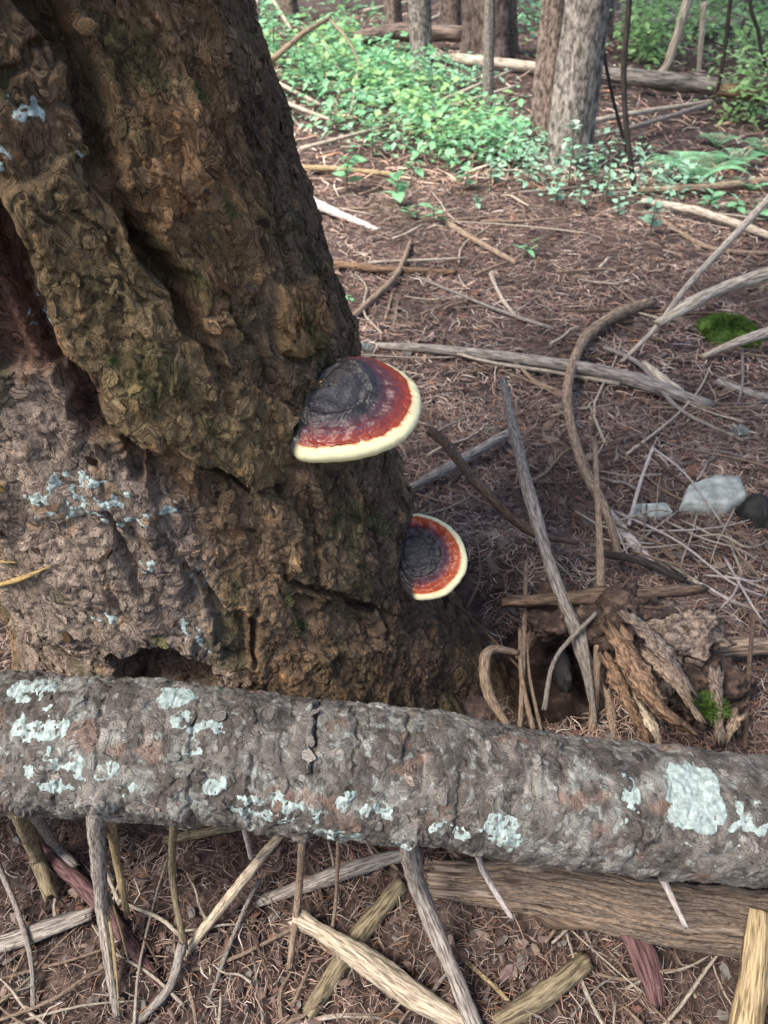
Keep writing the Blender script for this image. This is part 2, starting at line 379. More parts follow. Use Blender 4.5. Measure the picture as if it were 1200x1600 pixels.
# the gap under the trunk, above the log
zg = sdp([(175, 1022), (260, 1015), (335, 1045), (350, 1120), (175, 1120)]); h -= .07*sstep(-.002, .012, zg)
h = np.where(ZZ > 1.3, h*.8, h)
edge = sstep(1.75, 2.2, np.abs(TH)); h = h*(1-edge) + .01*edge*fbm(S*8, ZZ*8, 2, 3, 90)
Rr = t_R(TH, ZZ) + h; AX, AY = t_ax(ZZ)
TV = np.stack([AX + Rr*np.sin(TH), AY - Rr*np.cos(TH), ZZ], -1)
# colour of the bark, with shade painted into its right side
c = lambda *a: np.array(a)
def soft(s_, w=.02): return sstep(-w, w, s_)[..., None]
n1 = fbm(S*9, ZZ*7, 4, 4, 120)[..., None]; n2 = fbm(wx*40, wz*30, 4, 3, 125)[..., None]
base = mix(c(.120, .078, .046), c(.082, .058, .034), sstep(-.3, .4, n1))
cd = base
cd = mix(cd, c(.125, .090, .045), soft(SD[0])*.75)
cd = mix(cd, c(.150, .090, .042), soft(SD[1])*.55)
cd = mix(cd, c(.20, .118, .05), soft(SD[2], .008)*.7)
cd = mix(cd, c(.19, .105, .05), soft(SD[3], .012)*.6)
lowl = sdp([(-60, 560), (90, 590), (160, 690), (300, 800), (330, 900), (380, 1080), (-60, 1100)])
cd = mix(cd, c(.165, .128, .102), soft(lowl, .03)*.85)
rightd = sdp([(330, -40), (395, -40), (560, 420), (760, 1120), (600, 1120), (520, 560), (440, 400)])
cd = mix(cd, c(.062, .043, .029), soft(rightd, .04)*.75)  # right side painted darker, where the trunk turns from the light
redin = soft(SD[6], .01)*.8 + soft(SD[5], .006)*.6
cd = mix(cd, c(.085, .042, .030), np.clip(redin, 0, 1))
cd = mix(cd, c(.25, .14, .06), sstep(.35, .62, n2)*.35)*1.8
cd = cd*(1 + .4*(rid[..., None]-.5)) * (1 + .3*(ridb[..., None]-.5))
gr = fbm(S*13+9, ZZ*10, 6, 3, 130)[..., None]
cd = mix(cd, c(.075, .080, .030), sstep(.25, .6, gr)*.55)
for (a, b, r_) in [(300, 140, .022), (115, 240, .010), (455, 935, .014), (250, 1000, .012), (480, 990, .016), (175, 560, .012), (350, 330, .012)]:
    s0, z0, _ = T_uv(a, b); cd = mix(cd, c(.055, .085, .018), (1-sstep(r_*.3, r_, np.hypot(wx-s0, wz-z0)))[..., None]*.75)
tree_loc = (float(t_ax(0)[0]), float(t_ax(0)[1]), 0)
tree = thing('leaning_tree', 'massive old leaning conifer with deeply furrowed brown bark carrying two shelf fungi', 'tree', tree_loc)
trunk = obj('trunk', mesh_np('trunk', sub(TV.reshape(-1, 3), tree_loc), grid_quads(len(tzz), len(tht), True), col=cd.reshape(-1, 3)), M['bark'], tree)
# lichen on the bark: patches lifted from the bark surface
tang_z = np.gradient(TV, axis=0); tang_t = np.gradient(TV, axis=1)
TN = np.cross(tang_t, tang_z); TN /= np.linalg.norm(TN, axis=-1)[..., None]+1e-9
def patch_mesh(name, V, Nn, field, lift, origin, up=2):
    """a thin crust on the surface wherever the field is positive"""
    ii, jj = np.where(field > 0)
    if len(ii) < 4: return None
    i0, i1 = max(ii.min()-1, 0), min(ii.max()+2, field.shape[0]); j0, j1 = max(jj.min()-1, 0), min(jj.max()+2, field.shape[1])
    def upsample(A):
        for ax in (0, 1):
            n = A.shape[ax]; t = np.linspace(0, n-1, (n-1)*up+1); k = np.minimum(t.astype(int), n-2); f = (t-k).reshape([-1 if q == ax else 1 for q in range(A.ndim)])
            A = np.take(A, k, ax)*(1-f) + np.take(A, k+1, ax)*f
        return A
    f = upsample(field[i0:i1, j0:j1]); P = upsample(V[i0:i1, j0:j1]) + upsample(Nn[i0:i1, j0:j1])*(lift*np.clip(f*6, .15, 1))[..., None]; mask = f > 0
    idx = np.argwhere(mask[:-1, :-1] & mask[1:, :-1] & mask[:-1, 1:] & mask[1:, 1:])
    if len(idx) < 3: return None
    nc = mask.shape[1]; r, q = idx[:, 0], idx[:, 1]
    Q = np.stack([r*nc+q, r*nc+q+1, (r+1)*nc+q+1, (r+1)*nc+q], -1)
    used, inv = np.unique(Q.ravel(), return_inverse=True)
    return mesh_np(name, sub(P.reshape(-1, 3)[used], origin), inv.reshape(-1, 4))
lich_n = fbm(S*60, ZZ*60, 8, 3, 140)
for (a, b, rx, rz, thr) in [(120, 790, .050, .022, .0), (110, 755, .030, .012, -.1), (200, 810, .022, .012, 0), (62, 515, .012, .016, -.1), (35, 168, .020, .010, 0), (120, 235, .009, .012, 0),
                        (262, 797, .010, .006, -.3), (310, 915, .010, .018, 0), (305, 1000, .012, .028, .1), (0, 245, .01, .012, -.1), (155, 968, .016, .008, .1), (235, 885, .014, .008, .1)]:
    s0, z0, _ = T_uv(a, b)
    mk = np.minimum(1 + .9*lich_n - np.hypot((S-s0)/rx, (ZZ-z0)/rz), lich_n + .4*fbm(S*110, ZZ*110, 1, 2, 146) - thr)
    pm = patch_mesh('lichen_patch', TV, TN, mk, .0012, tree_loc)
    if pm: obj('lichen_patch', pm, M['lichen'], trunk)
# loose bark flakes standing off the trunk
def flake_mesh(k):
    r = np.random.default_rng(900+k); n = 9
    a = np.sort(r.random(n))*2*pi; rr = .6+.5*r.random(n)
    x = np.cos(a)*rr; y = np.sin(a)*rr*.62; z = .10*np.sin(x*2+k)+.06*y
    top = np.stack([x, y, z+.06], -1); bot = np.stack([x*.93, y*.93, z-.12], -1)
    V = np.vstack([top, bot, [[0, 0, .12]]]); q = [(i, (i+1) % n, n+(i+1) % n, n+i) for i in range(n)]
    return [tuple(v) for v in V], [(b, a_, d, c_) for a_, b, c_, d in q], [(i, (i+1) % n, 2*n) for i in range(n)]
flk = []
FC = [(.14, .095, .055), (.20, .115, .055), (.10, .072, .045), (.17, .125, .10)]
for k in range(12):
    V, q, t = flake_mesh(k); V = np.array(V)
    cc = np.array(FC[k % 4])*np.ones((len(V), 3))
    me = mesh_np('bark_flake', V, np.array(q), np.array(t), smooth=False, col=cc); me.materials.append(M['bark']); flk.append(me)
fr = np.random.default_rng(5); made = 0
while made < 240:
    i = fr.integers(25, 620); j = fr.integers(40, 590)
    p = TV[i, j]; nn = TN[i, j]
    if h[i, j] < -.012: continue
    o = obj('bark_flake', flk[made % 12], None, trunk)
    sz = .006 + .010*fr.random()**2
    zax = Vector(nn) + Vector(fr.normal(size=3)*.28); zax.normalize()
    xa = Vector((0, 0, 1)).cross(zax); xa.normalize(); ya = zax.cross(xa)
    ang = fr.normal()*.5 + pi/2; x2 = xa*cos(ang) + ya*sin(ang); y2 = zax.cross(x2)
    from mathutils import Matrix
    mt = Matrix(((x2.x, y2.x, zax.x), (x2.y, y2.y, zax.y), (x2.z, y2.z, zax.z)))
    o.rotation_euler = mt.to_euler(); o.scale = (sz*1.3, sz, sz*.7); o.location = Vector(p) - Vector(tree_loc) + Vector(nn)*.0005
    made += 1

def scales(name, V, Nn, Cc, ok, n, sz, thick, seed, parent, origin, m, long_ax, lift=.0):
    """thin overlapping flakes of cork, too many and too small to pick apart: one part"""
    r_ = np.random.default_rng(seed); tem = []
    for k in range(10):
        q = 8; a = (np.arange(q) + .7*r_.random(q))/q*2*pi; rr_ = .62 + .5*r_.random(q)
        x, y = np.cos(a)*rr_, np.sin(a)*rr_*.6; bow = .16*x*x
        rows = [np.stack([x*.97, y*.97, -.8 - bow], -1), np.stack([x, y, .45 - bow], -1), np.stack([x*.62 + .05, y*.62, .95 - bow*.5], -1), np.array([[.05, 0, 1.1]])]
        tem.append(np.concatenate(rows))
    q = 8; Q = grid_quads(3, q, True); Tt = np.array([(16+i, 16+(i+1) % q, 24) for i in range(q)])
    idx = np.argwhere(ok); idx = idx[r_.integers(0, len(idx), n)]; P = V[idx[:, 0], idx[:, 1]]; N_ = Nn[idx[:, 0], idx[:, 1]] + r_.normal(size=(n, 3))*.085
    N_ /= np.linalg.norm(N_, axis=1)[:, None]; X = np.cross(np.broadcast_to(np.array(long_ax), P.shape), N_); X /= np.linalg.norm(X, axis=1)[:, None]+1e-9; Y = np.cross(N_, X)
    ang = perlin(P[:, 0]*9, P[:, 1]*9, P[:, 2]*9, 601)*2.6 + r_.normal(size=n)*.35 + pi/2
    X2 = X*np.cos(ang)[:, None] + Y*np.sin(ang)[:, None]; Y2 = np.cross(N_, X2)
    s1 = sz[0] + (sz[1]-sz[0])*r_.random(n)**1.8; th_ = thick*(.6+.8*r_.random(n))
    t_ = np.array(tem)[r_.integers(0, 10, n)]
    W_ = P[:, None] + N_[:, None]*lift + X2[:, None]*(t_[..., 0]*s1[:, None])[..., None] + Y2[:, None]*(t_[..., 1]*s1[:, None])[..., None] + N_[:, None]*(t_[..., 2]*th_[:, None])[..., None]
    o37 = np.arange(n)[:, None, None]*25
    cc = Cc[idx[:, 0], idx[:, 1]]*(.6 + .95*r_.random((n, 1)))
    o = obj(name, mesh_np(name, sub(W_.reshape(-1, 3), origin), (Q[None] + o37).reshape(-1, 4), (Tt[None] + o37).reshape(-1, 3), smooth=False, col=np.repeat(cc, 25, 0)), M[m], parent)
    o['kind'] = 'stuff'; return o
_sm = np.stack([np.sin(TH), -np.cos(TH), np.full(TH.shape, .25)], -1); NS = TN*.65 + _sm*.35; NS /= np.linalg.norm(NS, axis=-1)[..., None]
vis = (np.abs(TH) < 1.72) & (ZZ > 0) & (ZZ < 1.25)
scales('bark_scales', TV, NS, cd, vis & (h > -.016), 2600, (.005, .015), .0009, 61, tree, tree_loc, 'bark', (0.25, 0, 1))
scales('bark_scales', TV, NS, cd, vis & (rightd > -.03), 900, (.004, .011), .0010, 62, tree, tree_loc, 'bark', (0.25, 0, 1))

# ================================================================== SHELF FUNGI
def fungus(name, label, P1, P2, P3, bulge, thick, seed, knob=0.0, rear=.45, ragged=.03, bands=(.30, .62, .74, .90), extra=None):
    """P1, P2: ends of the seam on the bark (front, back); P3: outermost point of the rim"""
    P1, P2, P3 = Vector(P1), Vector(P2), Vector(P3); mid = (P1+P2)/2
    w = (P2-P1)/2; o_ = P3-mid; nn = o_.cross(w); nn.normalize()
    if nn.z < 0: nn = -nn
    sc = o_.length
    F = thing(name, label, 'fungus', mid)
    NP = 380; ph = np.linspace(-pi, pi, NP)
    a_out = np.sin(ph); b_out = np.where(np.cos(ph) > 0, np.cos(ph), rear*np.cos(ph)); rim = sstep(-.30, -.02, np.cos(ph))
    wob = 1 + .03*perlin(np.sin(ph)*1.7, np.cos(ph)*1.7, seed, 150) + .008*perlin(np.sin(ph)*9, np.cos(ph)*9, seed, 151)
    def prof(rho):      # top height for rho 0..1 (fractions of thick / bulge)
        e = np.clip((rho-.80)/.20, 0, 1)
        return bulge*(1-rho)**.9*np.clip(1-.0*rho, 0, 1) + thick*.55*np.sqrt(np.clip(1-e**2, 0, 1))
    def pos(rho, hh):
        a = rho*a_out[None]*wob[None]; b = rho*b_out[None]*wob[None]
        b = b - .02
        base = np.array(w)[None, None]*a[..., None] + np.array(o_)[None, None]*b[..., None] + np.array(nn)[None, None]*hh[..., None]
        return base
    def rag(seed2, amp):
        return amp*(perlin(ph*11, seed2, 0, 152)*.6 + perlin(ph*38, seed2, 0, 153)*.5 + .6*perlin(ph*3, seed2, 0, 154))
    R0 = np.full(NP, .015); R1 = bands[0] + rag(seed+1, .05); R2 = bands[1] + rag(seed+2, .03); R3 = bands[2]+rag(seed+3, .03); R4 = bands[3] + rag(seed+4, ragged)
    def band(nm, ra, rb, n, cfun, rough, spec, under=False, coat=0):
        f = np.linspace(0, 1, n)[:, None]; rho = ra[None]*(1-f) + rb[None]*f
        A = ph[None] + 0*rho
        hh = prof(rho)
        rid_ = .0018*np.sin((rho + .02*perlin(A*2, rho*4, seed, 155))*26 + seed)*sstep(.2, .4, rho)*(1-sstep(.80, .9, rho))
        rid_ += .0045*(sstep(.40, .47, rho+.03*perlin(A*2, seed, 0, 158)) - sstep(.56, .64, rho))*(.6+.4*perlin(A*2.3, rho*3, seed, 159))
        hh = hh + rid_ + .0035*perlin(a_out[None]*rho*7, b_out[None]*rho*7, seed, 156) + .0009*fbm(a_out[None]*rho*34, b_out[None]*rho*34, seed, 3, 157)
        if knob:
            hh = hh + knob*np.exp(-(((rho*a_out[None]-.45)/.34)**2 + ((rho*b_out[None]-.16)/.26)**2))
            hh = hh - knob*.45*np.exp(-(((rho*a_out[None]+.12)/.16)**2 + ((rho*b_out[None]-.25)/.3)**2))
        V = pos(rho, hh)
        col = cfun(rho, A, f + 0*rho, rho*a_out[None], rho*b_out[None])
        mm = mat('fungus_'+nm, (0, 0, 0), vcol=True, scale=240, rough=rough, bump=.25, dist=.001, vary=.25, spec=spec)
        o2 = obj(nm, mesh_np(nm, V.reshape(-1, 3), grid_quads(n, NP), col=col.reshape(-1, 3)), mm, F); o2['label'] = LB[nm]
    LB = {'inner_crust': 'grey-black crust at the seam', 'dark_crust': 'ridged blackish crust', 'brown_band': 'dark maroon band', 'red_band': 'orange-red lacquered band', 'margin': 'creamy yellow rounded rim', 'pore_surface': 'pale underside'}
    v = lambda *q: np.array(q)
    def c_in(r, A, f, a, b):
        n = fbm(a*5, b*5, seed, 3, 160)[..., None]
        g = mix(v(.040, .040, .045), v(.022, .021, .026), sstep(-.2, .4, n))
        if knob: g = mix(g, v(.075, .064, .056), (np.exp(-((a-.45)/.36)**2 - ((b-.12)/.24)**2))[..., None]*.95)
        return g
    def c_dk(r, A, f, a, b):
        n = fbm(a*7, b*7, seed+2, 3, 165)[..., None]; z = np.sin(r*40+2*perlin(A*2, r, seed, 166))[..., None]
        return mix(v(.020, .019, .021), v(.052, .042, .043), sstep(-.1, .5, n*.6+.15*z))
    def c_br(r, A, f, a, b):
        n = fbm(a*16, b*16, seed+3, 3, 170)[..., None]
        return mix(v(.035, .03, .03), mix(v(.050, .030, .036), mix(v(.11, .028, .030), v(.12, .060, .075), sstep(0, .5, n)), np.clip(f[..., None]*1.3 + .4*n, 0, 1)), rim[None, :, None])
    def c_rd(r, A, f, a, b):
        n = fbm(a*14, b*14, seed+4, 3, 175)[..., None]; ff = np.clip(f[..., None] + .5*n, 0, 1)
        return mix(v(.035, .03, .03), mix(v(.17, .030, .025), RED, ff), rim[None, :, None])
    def c_mg(r, A, f, a, b):
        n = fbm(a*20, b*20, seed+5, 3, 180)[..., None]
        g = mix(v(.74, .60, .36), v(.82, .76, .46), np.clip(f[..., None]*1.6+.3*n, 0, 1))
        return mix(v(.62, .25, .08), g, sstep(.0, .22, f[..., None]+.16*n))
    RED = v(*(extra or (.36, .060, .025)))
    band('inner_crust', R0, R1, 34, c_in, .55, .4); band('dark_crust', R1, R2, 40, c_dk, .45, .45); band('brown_band', R2, R3, 22, c_br, .45, .5)
    band('red_band', R3, R4, 24, c_rd, .38, .5)
    # rim: from the ragged inner edge over the round lip to its lower side
    n = 40; V = []; F_ = []
    one = np.ones(NP)
    f = np.linspace(0, 1, 16)[:, None]; rhoA = R4[None]*(1-f) + 1.0*f**1.0; hA = prof(rhoA) + .0012*perlin(a_out[None]*rhoA*9, b_out[None]*rhoA*9, seed, 156)
    g = np.linspace(0, 1, 22)[1:, None]; ang = g*pi*.5
    rhoB = 1.0 - .10*(1-np.cos(ang)) + 0*one[None]; hB = (-thick*.75*np.sin(ang)) + 0*one[None]
    rho = np.vstack([rhoA, rhoB]); hh = np.vstack([hA, hB]); nn_ = rho.shape[0]
    hh = hh + .0010*perlin(ph[None]*7, rho*3, seed, 184)
    VV = pos(rho, hh); fr_ = np.linspace(0, 1, nn_)[:, None] + 0*rho
    col = c_mg(rho, None, np.clip(fr_*2.2, 0, 1), rho*a_out[None], rho*b_out[None])
    col = mix(v(.035, .03, .03), col, rim[None, :, None])
    yel = rim[None, :, None]*sstep(.45, .75, fr_)[..., None]; col = mix(col, v(.78, .70, .26), yel*.75)
    mm = mat('fungus_margin', (0, 0, 0), vcol=True, scale=160, rough=.6, bump=.2, dist=.001, vary=.12, spec=.3)
    o2 = obj('margin', mesh_np('margin', VV.reshape(-1, 3), grid_quads(nn_, NP), col=col.reshape(-1, 3)), mm, F); o2['label'] = LB['margin']
    f = np.linspace(0, 1, 14)[:, None]; rho = .90*(1-f) + .01*f + 0*one[None]; hh = -thick*.75 - bulge*.35*f**1.3 + 0*one[None]
    o2 = obj('pore_surface', mesh_np('pore_surface', pos(rho, hh).reshape(-1, 3), grid_quads(14, NP)), mat('fungus_pores', (.62, .52, .32), (.72, .62, .40), scale=300, rough=.8, bump=.3, dist=.0006), F); o2['label'] = LB['pore_surface']
    return F, pos, mid, nn
ta = T_uv(470, 690)[2]
fA, posA, midA, nA = fungus('shelf_fungus', 'larger shelf fungus with grey-black crust, red band and thick cream rim', AT(474, 717, .985), AT(566, 561, 1.085), AT(656, 655, 1.008), .028, .019, 2.0, knob=.016, bands=(.32, .54, .74, .89), extra=(.25, .038, .018))
fB, posB, midB, nB = fungus('shelf_fungus', 'smaller semicircular shelf fungus with black centre and wide orange-red band', AT(657, 938, 1.235), AT(644, 803, 1.295), AT(731, 868, 1.24), .009, .014, 5.0, bands=(.30, .56, .68, .89), ragged=.02, extra=(.46, .09, .025))
# small scar of torn, pale flesh on the big cap's grey knob
rr = np.random.default_rng(3)
for k in range(9):
    V, q, t = flake_mesh(k+20); p = AT(498 + rr.normal()*6, 598 + rr.normal()*9, 1.0)
    # nearest point on the cap's inner crust
    cr = [x for x in fA.children if x.name.startswith('inner_crust')][0]
    cv = np.array([v_.co for v_ in cr.data.vertices]) if k == 0 else cv
    wv = cv + np.array(midA)[None]; d_ = (wv - np.array(CAMP)[None]); dd = ray(498 + rr.normal()*6, 598 + rr.normal()*9); dd = np.array(dd)/np.linalg.norm(dd)
    off = np.linalg.norm(d_ - (d_@dd)[:, None]*dd[None], axis=1); i = int(np.argmin(off))
    o = obj('torn_flesh', mesh_np('torn_flesh', np.array(V), np.array(q), np.array(t), smooth=False, wc=np.array(V)), M['chip'], fA)
    o.location = cv[i]; o.scale = (.004, .003, .003); o.rotation_euler = rr.random(3)*1.2

# ================================================================== FALLEN LOG
LA, LB_ = AT(-90, 1152, .985), AT(1300, 1290, 1.0)
LL = np.array([AT(-460, 1140, .975), AT(-90, 1157, .985), AT(150, 1166, .983), AT(400, 1186, .985), AT(650, 1213, .99), AT(900, 1252, 1.0), AT(1300, 1292, 1.02), AT(1620, 1325, 1.04)])
NL, NT = 1000, 210
CL = catmull(LL, NL); Tn = np.gradient(CL, axis=0); Tn /= np.linalg.norm(Tn, axis=1)[:, None]
lx = np.concatenate([[0], np.cumsum(np.linalg.norm(np.diff(CL, axis=0), axis=1))])
Ln = lx[-1]
Aax = np.cross(Tn, np.array([0, 0, 1.])); Aax /= np.linalg.norm(Aax, axis=1)[:, None]; Bax = np.cross(Aax, Tn)     # A points at the camera side (-Y), B up
thl = np.concatenate([np.linspace(-2.3, 2.3, 150), np.linspace(2.3, 2*pi-2.3, 32)[1:-1]])      # angle from the viewer's side
NT = len(thl)
view = radians(40)
RL = np.interp(np.linspace(0, 1, NL), [0, .18, .37, .58, .83, 1], [.090, .0885, .086, .083, .082, .080])
def log_uv(px, py):
    d = np.array(ray(px, py)); best = None
    for t in np.arange(.80, 1.1, .0015):
        p = np.array(CAMP) + d*t; i = int(np.argmin(np.linalg.norm(CL-p, axis=1))); v_ = p-CL[i]
        if np.linalg.norm(v_) < RL[i]:
            th_ = math.atan2(v_@Aax[i], v_@Bax[i])  # angle from up toward viewer
            return lx[i], th_, t
    return None
# angle convention: direction = B*cos(a) + A*sin(a), a = view + thl
aL = thl + radians(48)
XX, TT = np.meshgrid(lx, thl, indexing='ij'); SS = TT*.085
w1 = XX + .006*fbm(XX*22, SS*22, 0, 3, 200); w2 = SS + .006*fbm(XX*22, SS*22, 3, 3, 204)
hl = .0035*fbm(XX*6, SS*6, 0, 2, 210)
f1, f2, rd = voronoi(w1*42, w2*30, 7); hl += .0018*(rd-.5) - .0012*(1-sstep(0, .2, f2-f1))
hl += terrace(.0045*fbm(w1*34, w2*24, 0, 3, 214), .0011, .3)
hl += .0010*fbm(w1*120, w2*90, 0, 2, 218) + .0006*perlin(XX*330, SS*330, 0, 219)
# cracks running round the log, and the raised lap of bark
for (px, py0, py1, dpth, wdt) in [(495, 1085, 1200, .008, .004), (160, 1080, 1200, .004, .004), (310, 1090, 1280, .004, .003), (395, 1180, 1290, .005, .004), (640, 1110, 1180, .006, .004), (560, 1110, 1200, .004, .003), (240, 1200, 1290, .004, .003), (1000, 1200, 1340, .004, .004), (720, 1190, 1300, .004, .003), (880, 1180, 1260, .003, .003), (95, 1180, 1260, .003, .003)]:
    u0 = log_uv(px, py0+12); u1 = log_uv(px-8, py1)
    if not u0 or not u1: continue
    ta_, tb_ = u0[1]-radians(48), u1[1]-radians(48)
    x_ = u0[0] + (u1[0]-u0[0])*(TT-ta_)/(tb_-ta_+1e-6) + .008*perlin(TT*4, px, 0, 222) + .004*perlin(TT*13, px, 0, 223)
    m_ = sstep(min(ta_, tb_)-.25, min(ta_, tb_), TT)*(1-sstep(max(ta_, tb_), max(ta_, tb_)+.15, TT))
    hl -= dpth*(1-sstep(wdt*.4, wdt, np.abs(XX-x_)))*m_
    if px == 495: hl += .006*sstep(-.03, -.0015, XX-x_)*(1-sstep(-.0015, .0005, XX-x_))*m_
# knots
for (px, py, r_, hh_) in [(388, 1120, .018, .007), (797, 1165, .016, .007), (855, 1162, .020, .008), (265, 1240, .014, .004), (150, 1255, .03, .009), (640, 1305, .03, .009), (1010, 1300, .022, .007), (470, 1305, .02, .006), (275, 1275, .02, .006), (740, 1295, .016, .005), (30, 1262, .03, .008), (545, 1240, .012, .003)]:
    u = log_uv(px, py)
    if not u: continue
    dd = np.hypot(XX-u[0], (TT-u[1]+radians(48))*.085) + .003*perlin(XX*60, SS*60, 1, 226)
    hl += hh_*(1-sstep(r_*.25, r_, dd)) + .0015*np.sin(dd*900)*(1-sstep(r_*.5, r_, dd))
RRl = RL[:, None] + hl
LV = CL[:, None] + (Bax[:, None]*np.cos(aL)[None, :, None] + Aax[:, None]*np.sin(aL)[None, :, None])*RRl[..., None]
n1 = fbm(XX*9, SS*9, 4, 4, 230)[..., None]; n2 = fbm(w1*50, w2*50, 4, 3, 234)[..., None]
lc = mix(c(.085, .072, .062), c(.165, .147, .128), sstep(-.35, .4, n1 + .6*n2))
lc = lc*(1 + .45*(rd[..., None]-.5))
gl = fbm(w1*26+5, w2*26, 9, 4, 238)[..., None]
gm = sstep(-.02, .30, gl)*sstep(-.25, .25, fbm(XX*5+2, SS*7, 2, 2, 240) + .30 - .35*sstep(.55, 1.1, XX) )[..., None]
lc = mix(lc, c(.25, .25, .22), gm*.6)
lc = mix(lc, c(.50, .55, .51), sstep(.38, .6, fbm(w1*90, w2*90, 2, 3, 242)[..., None]+.35*gl)*.3)
lc = mix(lc, c(.22, .13, .095), sstep(.35, .6, fbm(XX*14+7, SS*18, 2, 3, 246)[..., None])*.5)
under = sstep(.95, 1.5, TT)[..., None]; lc = mix(lc, c(.15, .135, .09), under*.5)
ulog = log_uv(600, 1300)
log_loc = tuple(CL[NL//2]); log_loc = (log_loc[0], log_loc[1], log_loc[2])
LOG = thing('fallen_log', 'grey fallen log lying across the base of the leaning tree, blotched with pale lichen', 'log', log_loc)
endc = np.vstack([LV.reshape(-1, 3), CL[0:1], CL[-1:]]); i0 = NL*NT
tr_ = [(i0, (k+1) % NT, k) for k in range(NT)] + [(i0+1, (NL-1)*NT+k, (NL-1)*NT+(k+1) % NT) for k in range(NT)]
lbark = obj('bark', mesh_np('bark', sub(endc, log_loc), grid_quads(NL, NT, True), np.array(tr_), col=np.vstack([lc.reshape(-1, 3), [[.3, .22, .14]]*2])), M['logbark'], LOG)
LNn = (Bax[:, None]*np.cos(aL)[None, :, None] + Aax[:, None]*np.sin(aL)[None, :, None])
lno = fbm(XX*45, SS*45, 8, 3, 250); LMASK = np.zeros(XX.shape, bool); fine_l = fbm(XX*110, SS*110, 1, 2, 256); hole_l = fbm(XX*130, SS*130, 3, 2, 262)
for (px, py, rx, ry, thr) in [(1086, 1243, .036, .050, -9), (275, 1090, .024, .020, -9), (48, 1078, .026, .022, -.35), (62, 1140, .030, .030, -.05), (90, 1205, .034, .026, -.05), (788, 1300, .026, .022, -.5), (700, 1300, .026, .012, -.1), (430, 1265, .05, .022, -.05),
                            (625, 1312, .016, .012, -.4), (545, 1255, .014, .014, -.2), (340, 1228, .014, .012, -.3), (590, 1270, .02, .016, -.1), (190, 1220, .03, .02, .05), (985, 1250, .012, .03, .0), (1170, 1280, .022, .035, .08), (310, 1150, .03, .02, .08), (520, 1300, .03, .012, -.05), (285, 1125, .012, .014, -.2)]:
    u = log_uv(px, py)
    if not u: continue
    mk = np.minimum(1 + .45*lno + .15*fine_l - np.hypot((XX-u[0])/rx, (SS-(u[1]-radians(48))*.085)/ry), lno + .5*fine_l - thr)
    if thr > -1: mk = np.minimum(mk, .42 - hole_l)
    mk = np.where(TT < 2.2, mk, -1)
    LMASK |= mk > 0
    pm = patch_mesh('lichen_patch', LV, LNn, mk, .0007, log_loc)
    if pm: obj('lichen_patch', pm, M['lichen'], lbark)
scales('bark_scales', LV, LNn, np.minimum(lc, c(.21, .19, .165)), (TT > -1.6) & (TT < 2.1) & ~LMASK, 1300, (.004, .012), .0007, 63, LOG, log_loc, 'logbark', (0, .4, 1))
# dead branch stubs that leave the log
def on_log(px, py):
    u = log_uv(px, py)
    return AT(px, py, u[2]+.02) if u else None
STUBS = [([(28, 1262), (55, 1330, .07), (78, 1395, .03)], (30, 20), 'olive', 'mossy stub'), ([(45, 1262), (85, 1318, .06), (115, 1352, .03)], (19, 14), 'grey', None),
         ([(150, 1262), (158, 1400, .10), (168, 1500, .04), (182, 1585, .01)], (30, 10), 'grey', 'long splintered grey stub'), ([(170, 1262), (182, 1340, .12), (198, 1425, .04)], (18, 9), 'yellow', None),
         ([(272, 1272), (270, 1370, .10), (288, 1480, .03)], (14, 10), 'olive', None), ([(374, 1262), (392, 1340, .10)], (9, 7), 'white', None),
         ([(474, 1296), (466, 1400, .08), (452, 1510, .02)], (14, 9), 'tan', None), ([(529, 1300), (526, 1390, .09), (518, 1465, .02)], (7, 5), 'tan', None),
         ([(636, 1306), (655, 1390, .12), (695, 1490, .06), (745, 1610, .02)], (31, 26), 'grey', 'thick stub speckled with lichen'),
         ([(738, 1300), (756, 1362, .15), (798, 1432, .10)], (13, 7), 'white', None), ([(862, 1287), (884, 1332, .19)], (11, 7), 'white', None),
         ([(1012, 1308), (1034, 1370, .15), (1069, 1442, .14)], (18, 8), 'white', None), ([(1133, 1330), (1162, 1373, .15)], (6, 4), 'white', None),
         ([(672, 1185), (700, 1218, .33)], (7, 5), 'tan', None), ([(505, 1070), (522, 1064, .40)], (5, 4), 'tan', None)]
for k, (pp, ww, mm, lab) in enumerate(STUBS):
    p0 = on_log(*pp[0][:2])
    if p0 is None: continue
    Q = [p0] + [G(*q) for q in pp[1:]]
    ra = [ww[0]*depth(Q[0])/2400, ww[1]*depth(Q[-1])/2400]
    o = tube('branch_stub', Q, ra, mm, LOG, log_loc, n=34, sides=12, grain=1.5, knobby=.12, seed=300+k, rough=.2, groove=.22, jag=1.6)
    if lab: o['label'] = lab
    if lab == 'long splintered grey stub': long_stub = o
# peeling splinters on the long grey stub
for k, (a, b, c_, d_) in enumerate([(165, 1400, 180, 1530), (158, 1420, 176, 1560), (168, 1390, 200, 1500), (150, 1330, 172, 1490), (172, 1440, 186, 1580)]):
    Q = [G(a, b, .09), G((a+c_)/2+2, (b+d_)/2, .06), G(c_, d_, .03)]
    tube('splinter', Q, [.0025, .001], 'pale' if k % 2 else 'yellow', long_stub, log_loc, n=10, sides=5, seed=340+k)

